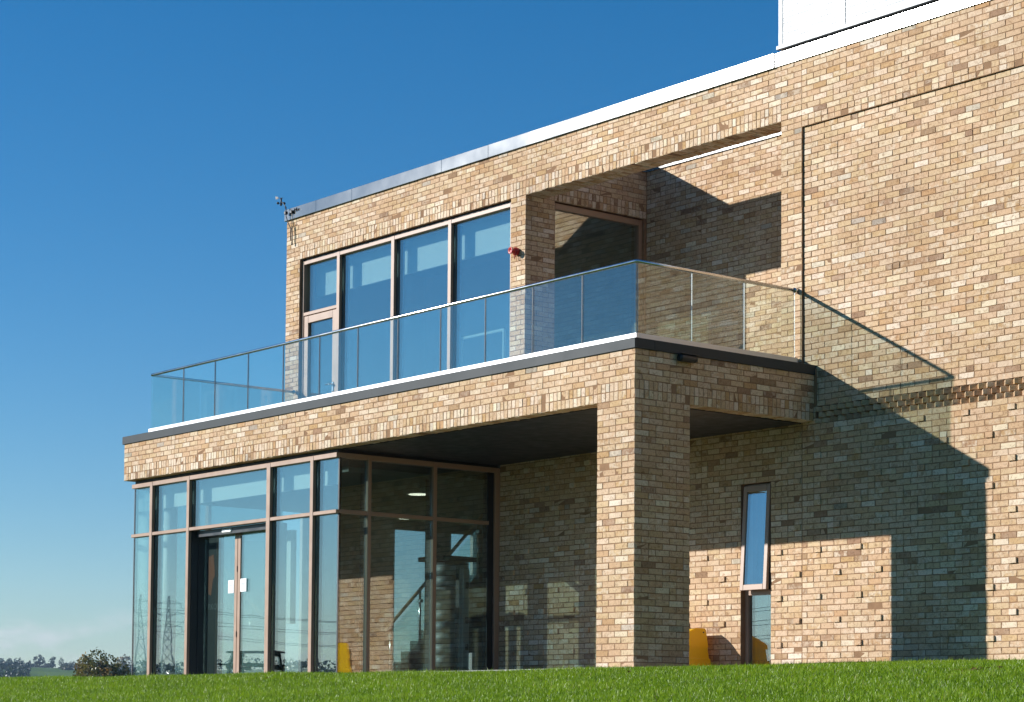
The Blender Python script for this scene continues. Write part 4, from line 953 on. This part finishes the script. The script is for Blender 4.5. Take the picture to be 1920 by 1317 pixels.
# ------------------------------------------------------------------ pylons, cables and picnic table mirrored in the entrance glass
def pylon(x, y, top, label, yaw):
    zb = float(height(x, y)); h = top - zb; e = empty('pylon', (x, y, zb)); e.rotation_euler = (0, 0, yaw); tag(e, label, 'pylon', 'pylons beyond the lawn')
    def half(z): return 3.6 * (1 - z / h) ** 1.25 + 0.45
    lg = MB(); br = MB(); lv = [0, .14, .27, .39, .50, .60, .69, .77, .84, .90, .95, 1.0]; r = 0.13
    for sx in (-1, 1):
        for sy in (-1, 1): lg.tube([(sx * half(z * h), sy * half(z * h), z * h) for z in lv], r, 5)
    for a, b in zip(lv[:-1], lv[1:]):
        A_, B_ = half(a * h), half(b * h)
        for s_ in (-1, 1):
            br.tube([(-A_, s_ * A_, a * h), (B_, s_ * B_, b * h)], r * .7, 4); br.tube([(A_, s_ * A_, a * h), (-B_, s_ * B_, b * h)], r * .7, 4)
            br.tube([(s_ * A_, -A_, a * h), (s_ * B_, B_, b * h)], r * .7, 4); br.tube([(s_ * A_, A_, a * h), (s_ * B_, -B_, b * h)], r * .7, 4)
    lg.build('tower_leg', M['galv'], e); br.build('bracing', M['galv'], e)
    for zf, w in ((.60, 7.5), (.76, 9.5), (.90, 6.5)):
        m_ = MB()
        for s_ in (-1, 1):
            m_.tube([(0, 0, zf * h + 1.6), (s_ * w, 0, zf * h)], r * .8, 4); m_.tube([(0, 0.5, zf * h), (s_ * w, 0, zf * h)], r * .8, 4); m_.tube([(0, -0.5, zf * h), (s_ * w, 0, zf * h)], r * .8, 4); m_.tube([(s_ * w, 0, zf * h), (s_ * w, 0, zf * h - 2.6)], 0.14, 4)
        m_.build('cross_arm', M['galv'], e)
    return zb, h
P1 = (-1200.5, -669.5); P2 = (-1019.0, -584.0)
dv = np.array([P1[0] - P2[0], P1[1] - P2[1]]); yaw = math.radians(125)
z1_, h1 = pylon(*P1, 78.5, 'farther lattice pylon mirrored in the leftmost entrance pane', yaw); z2_, h2 = pylon(*P2, 66.5, 'nearer lattice pylon mirrored in the second entrance pane', yaw)
P3 = (-560.0, -700.0); P0 = (-1500, -640)
for zf, w in ((.60, 7.5), (.76, 9.5), (.90, 6.5)):
    for s_ in (-1, 1):
        ox_, oy_ = s_ * w * math.cos(yaw), s_ * w * math.sin(yaw); cb = MB()
        chain = [(P1[0], P1[1], z1_ + zf * h1 - 2.6), (P2[0], P2[1], z2_ + zf * h2 - 2.6), (P3[0], P3[1], 24 + zf * 42 - 2.6)]
        for A_, B_ in zip(chain[:-1], chain[1:]):
            L_ = math.dist(A_[:2], B_[:2]); sag = min(14, L_ * 0.028)
            cb.tube([(A_[0] + (B_[0] - A_[0]) * t + ox_, A_[1] + (B_[1] - A_[1]) * t + oy_, A_[2] + (B_[2] - A_[2]) * t - sag * 4 * t * (1 - t)) for t in np.linspace(0, 1, 24)], 0.11, 4)
        o = cb.build('power_line', M['cable']); tag(o, {.60: 'lowest', .76: 'middle', .90: 'topmost'}[zf] + ' power line on the ' + ('near' if s_ < 0 else 'far') + ' side of the mirrored pylons', 'power line', 'power lines')
tx, ty = -31.6, -14.2; tz = float(height(tx, ty))
pt = empty('picnic_table', (tx, ty, tz)); pt.scale = (1.2, 1.2, 1.2); pt.rotation_euler = (0, 0, math.radians(-40)); tag(pt, 'dark timber picnic table on the lawn, mirrored in the entrance doors', 'picnic table')
for i in range(5): MB().bbox(-0.75, 0.75, -0.36 + i * 0.146, -0.225 + i * 0.146, 0.71, 0.75, 0.006).build('table_board', M['weathered'], pt)
for s_ in (-1, 1):
    for k in (0, 1): MB().bbox(-0.75, 0.75, s_ * 0.72 - 0.14 + k * 0.145, s_ * 0.72 - 0.005 + k * 0.145, 0.42, 0.46, 0.006).build('bench_board', M['weathered'], pt)
    MB().bbox(s_ * 0.55 - 0.025, s_ * 0.55 + 0.025, -0.85, 0.85, 0.34, 0.42, 0.006).bbox(s_ * 0.55 - 0.025, s_ * 0.55 + 0.025, -0.36, 0.36, 0.63, 0.709, 0.006).build('cross_rail', M['weathered'], pt)
    for q in (-1, 1): MB().tube([(s_ * 0.61, q * 0.70, 0), (s_ * 0.61, q * 0.28, 0.70)], 0.045, 4).build('leg', M['weathered'], pt)

# ------------------------------------------------------------------ air
hz_m = bpy.data.materials.new('haze'); hz_m.use_nodes = True; t = hz_m.node_tree; t.nodes.clear()
ho = t.nodes.new('ShaderNodeOutputMaterial'); pvn = t.nodes.new('ShaderNodeVolumePrincipled'); pvn.inputs['Color'].default_value = (0.55, 0.74, 1.0, 1); pvn.inputs['Density'].default_value = 0.00012; pvn.inputs['Anisotropy'].default_value = 0.2
t.links.new(pvn.outputs[0], ho.inputs['Volume'])
hz_o = MB().box(-2600, 2600, -2600, 2600, -9, 90).build('haze', hz_m); tag(hz_o, kind='stuff')
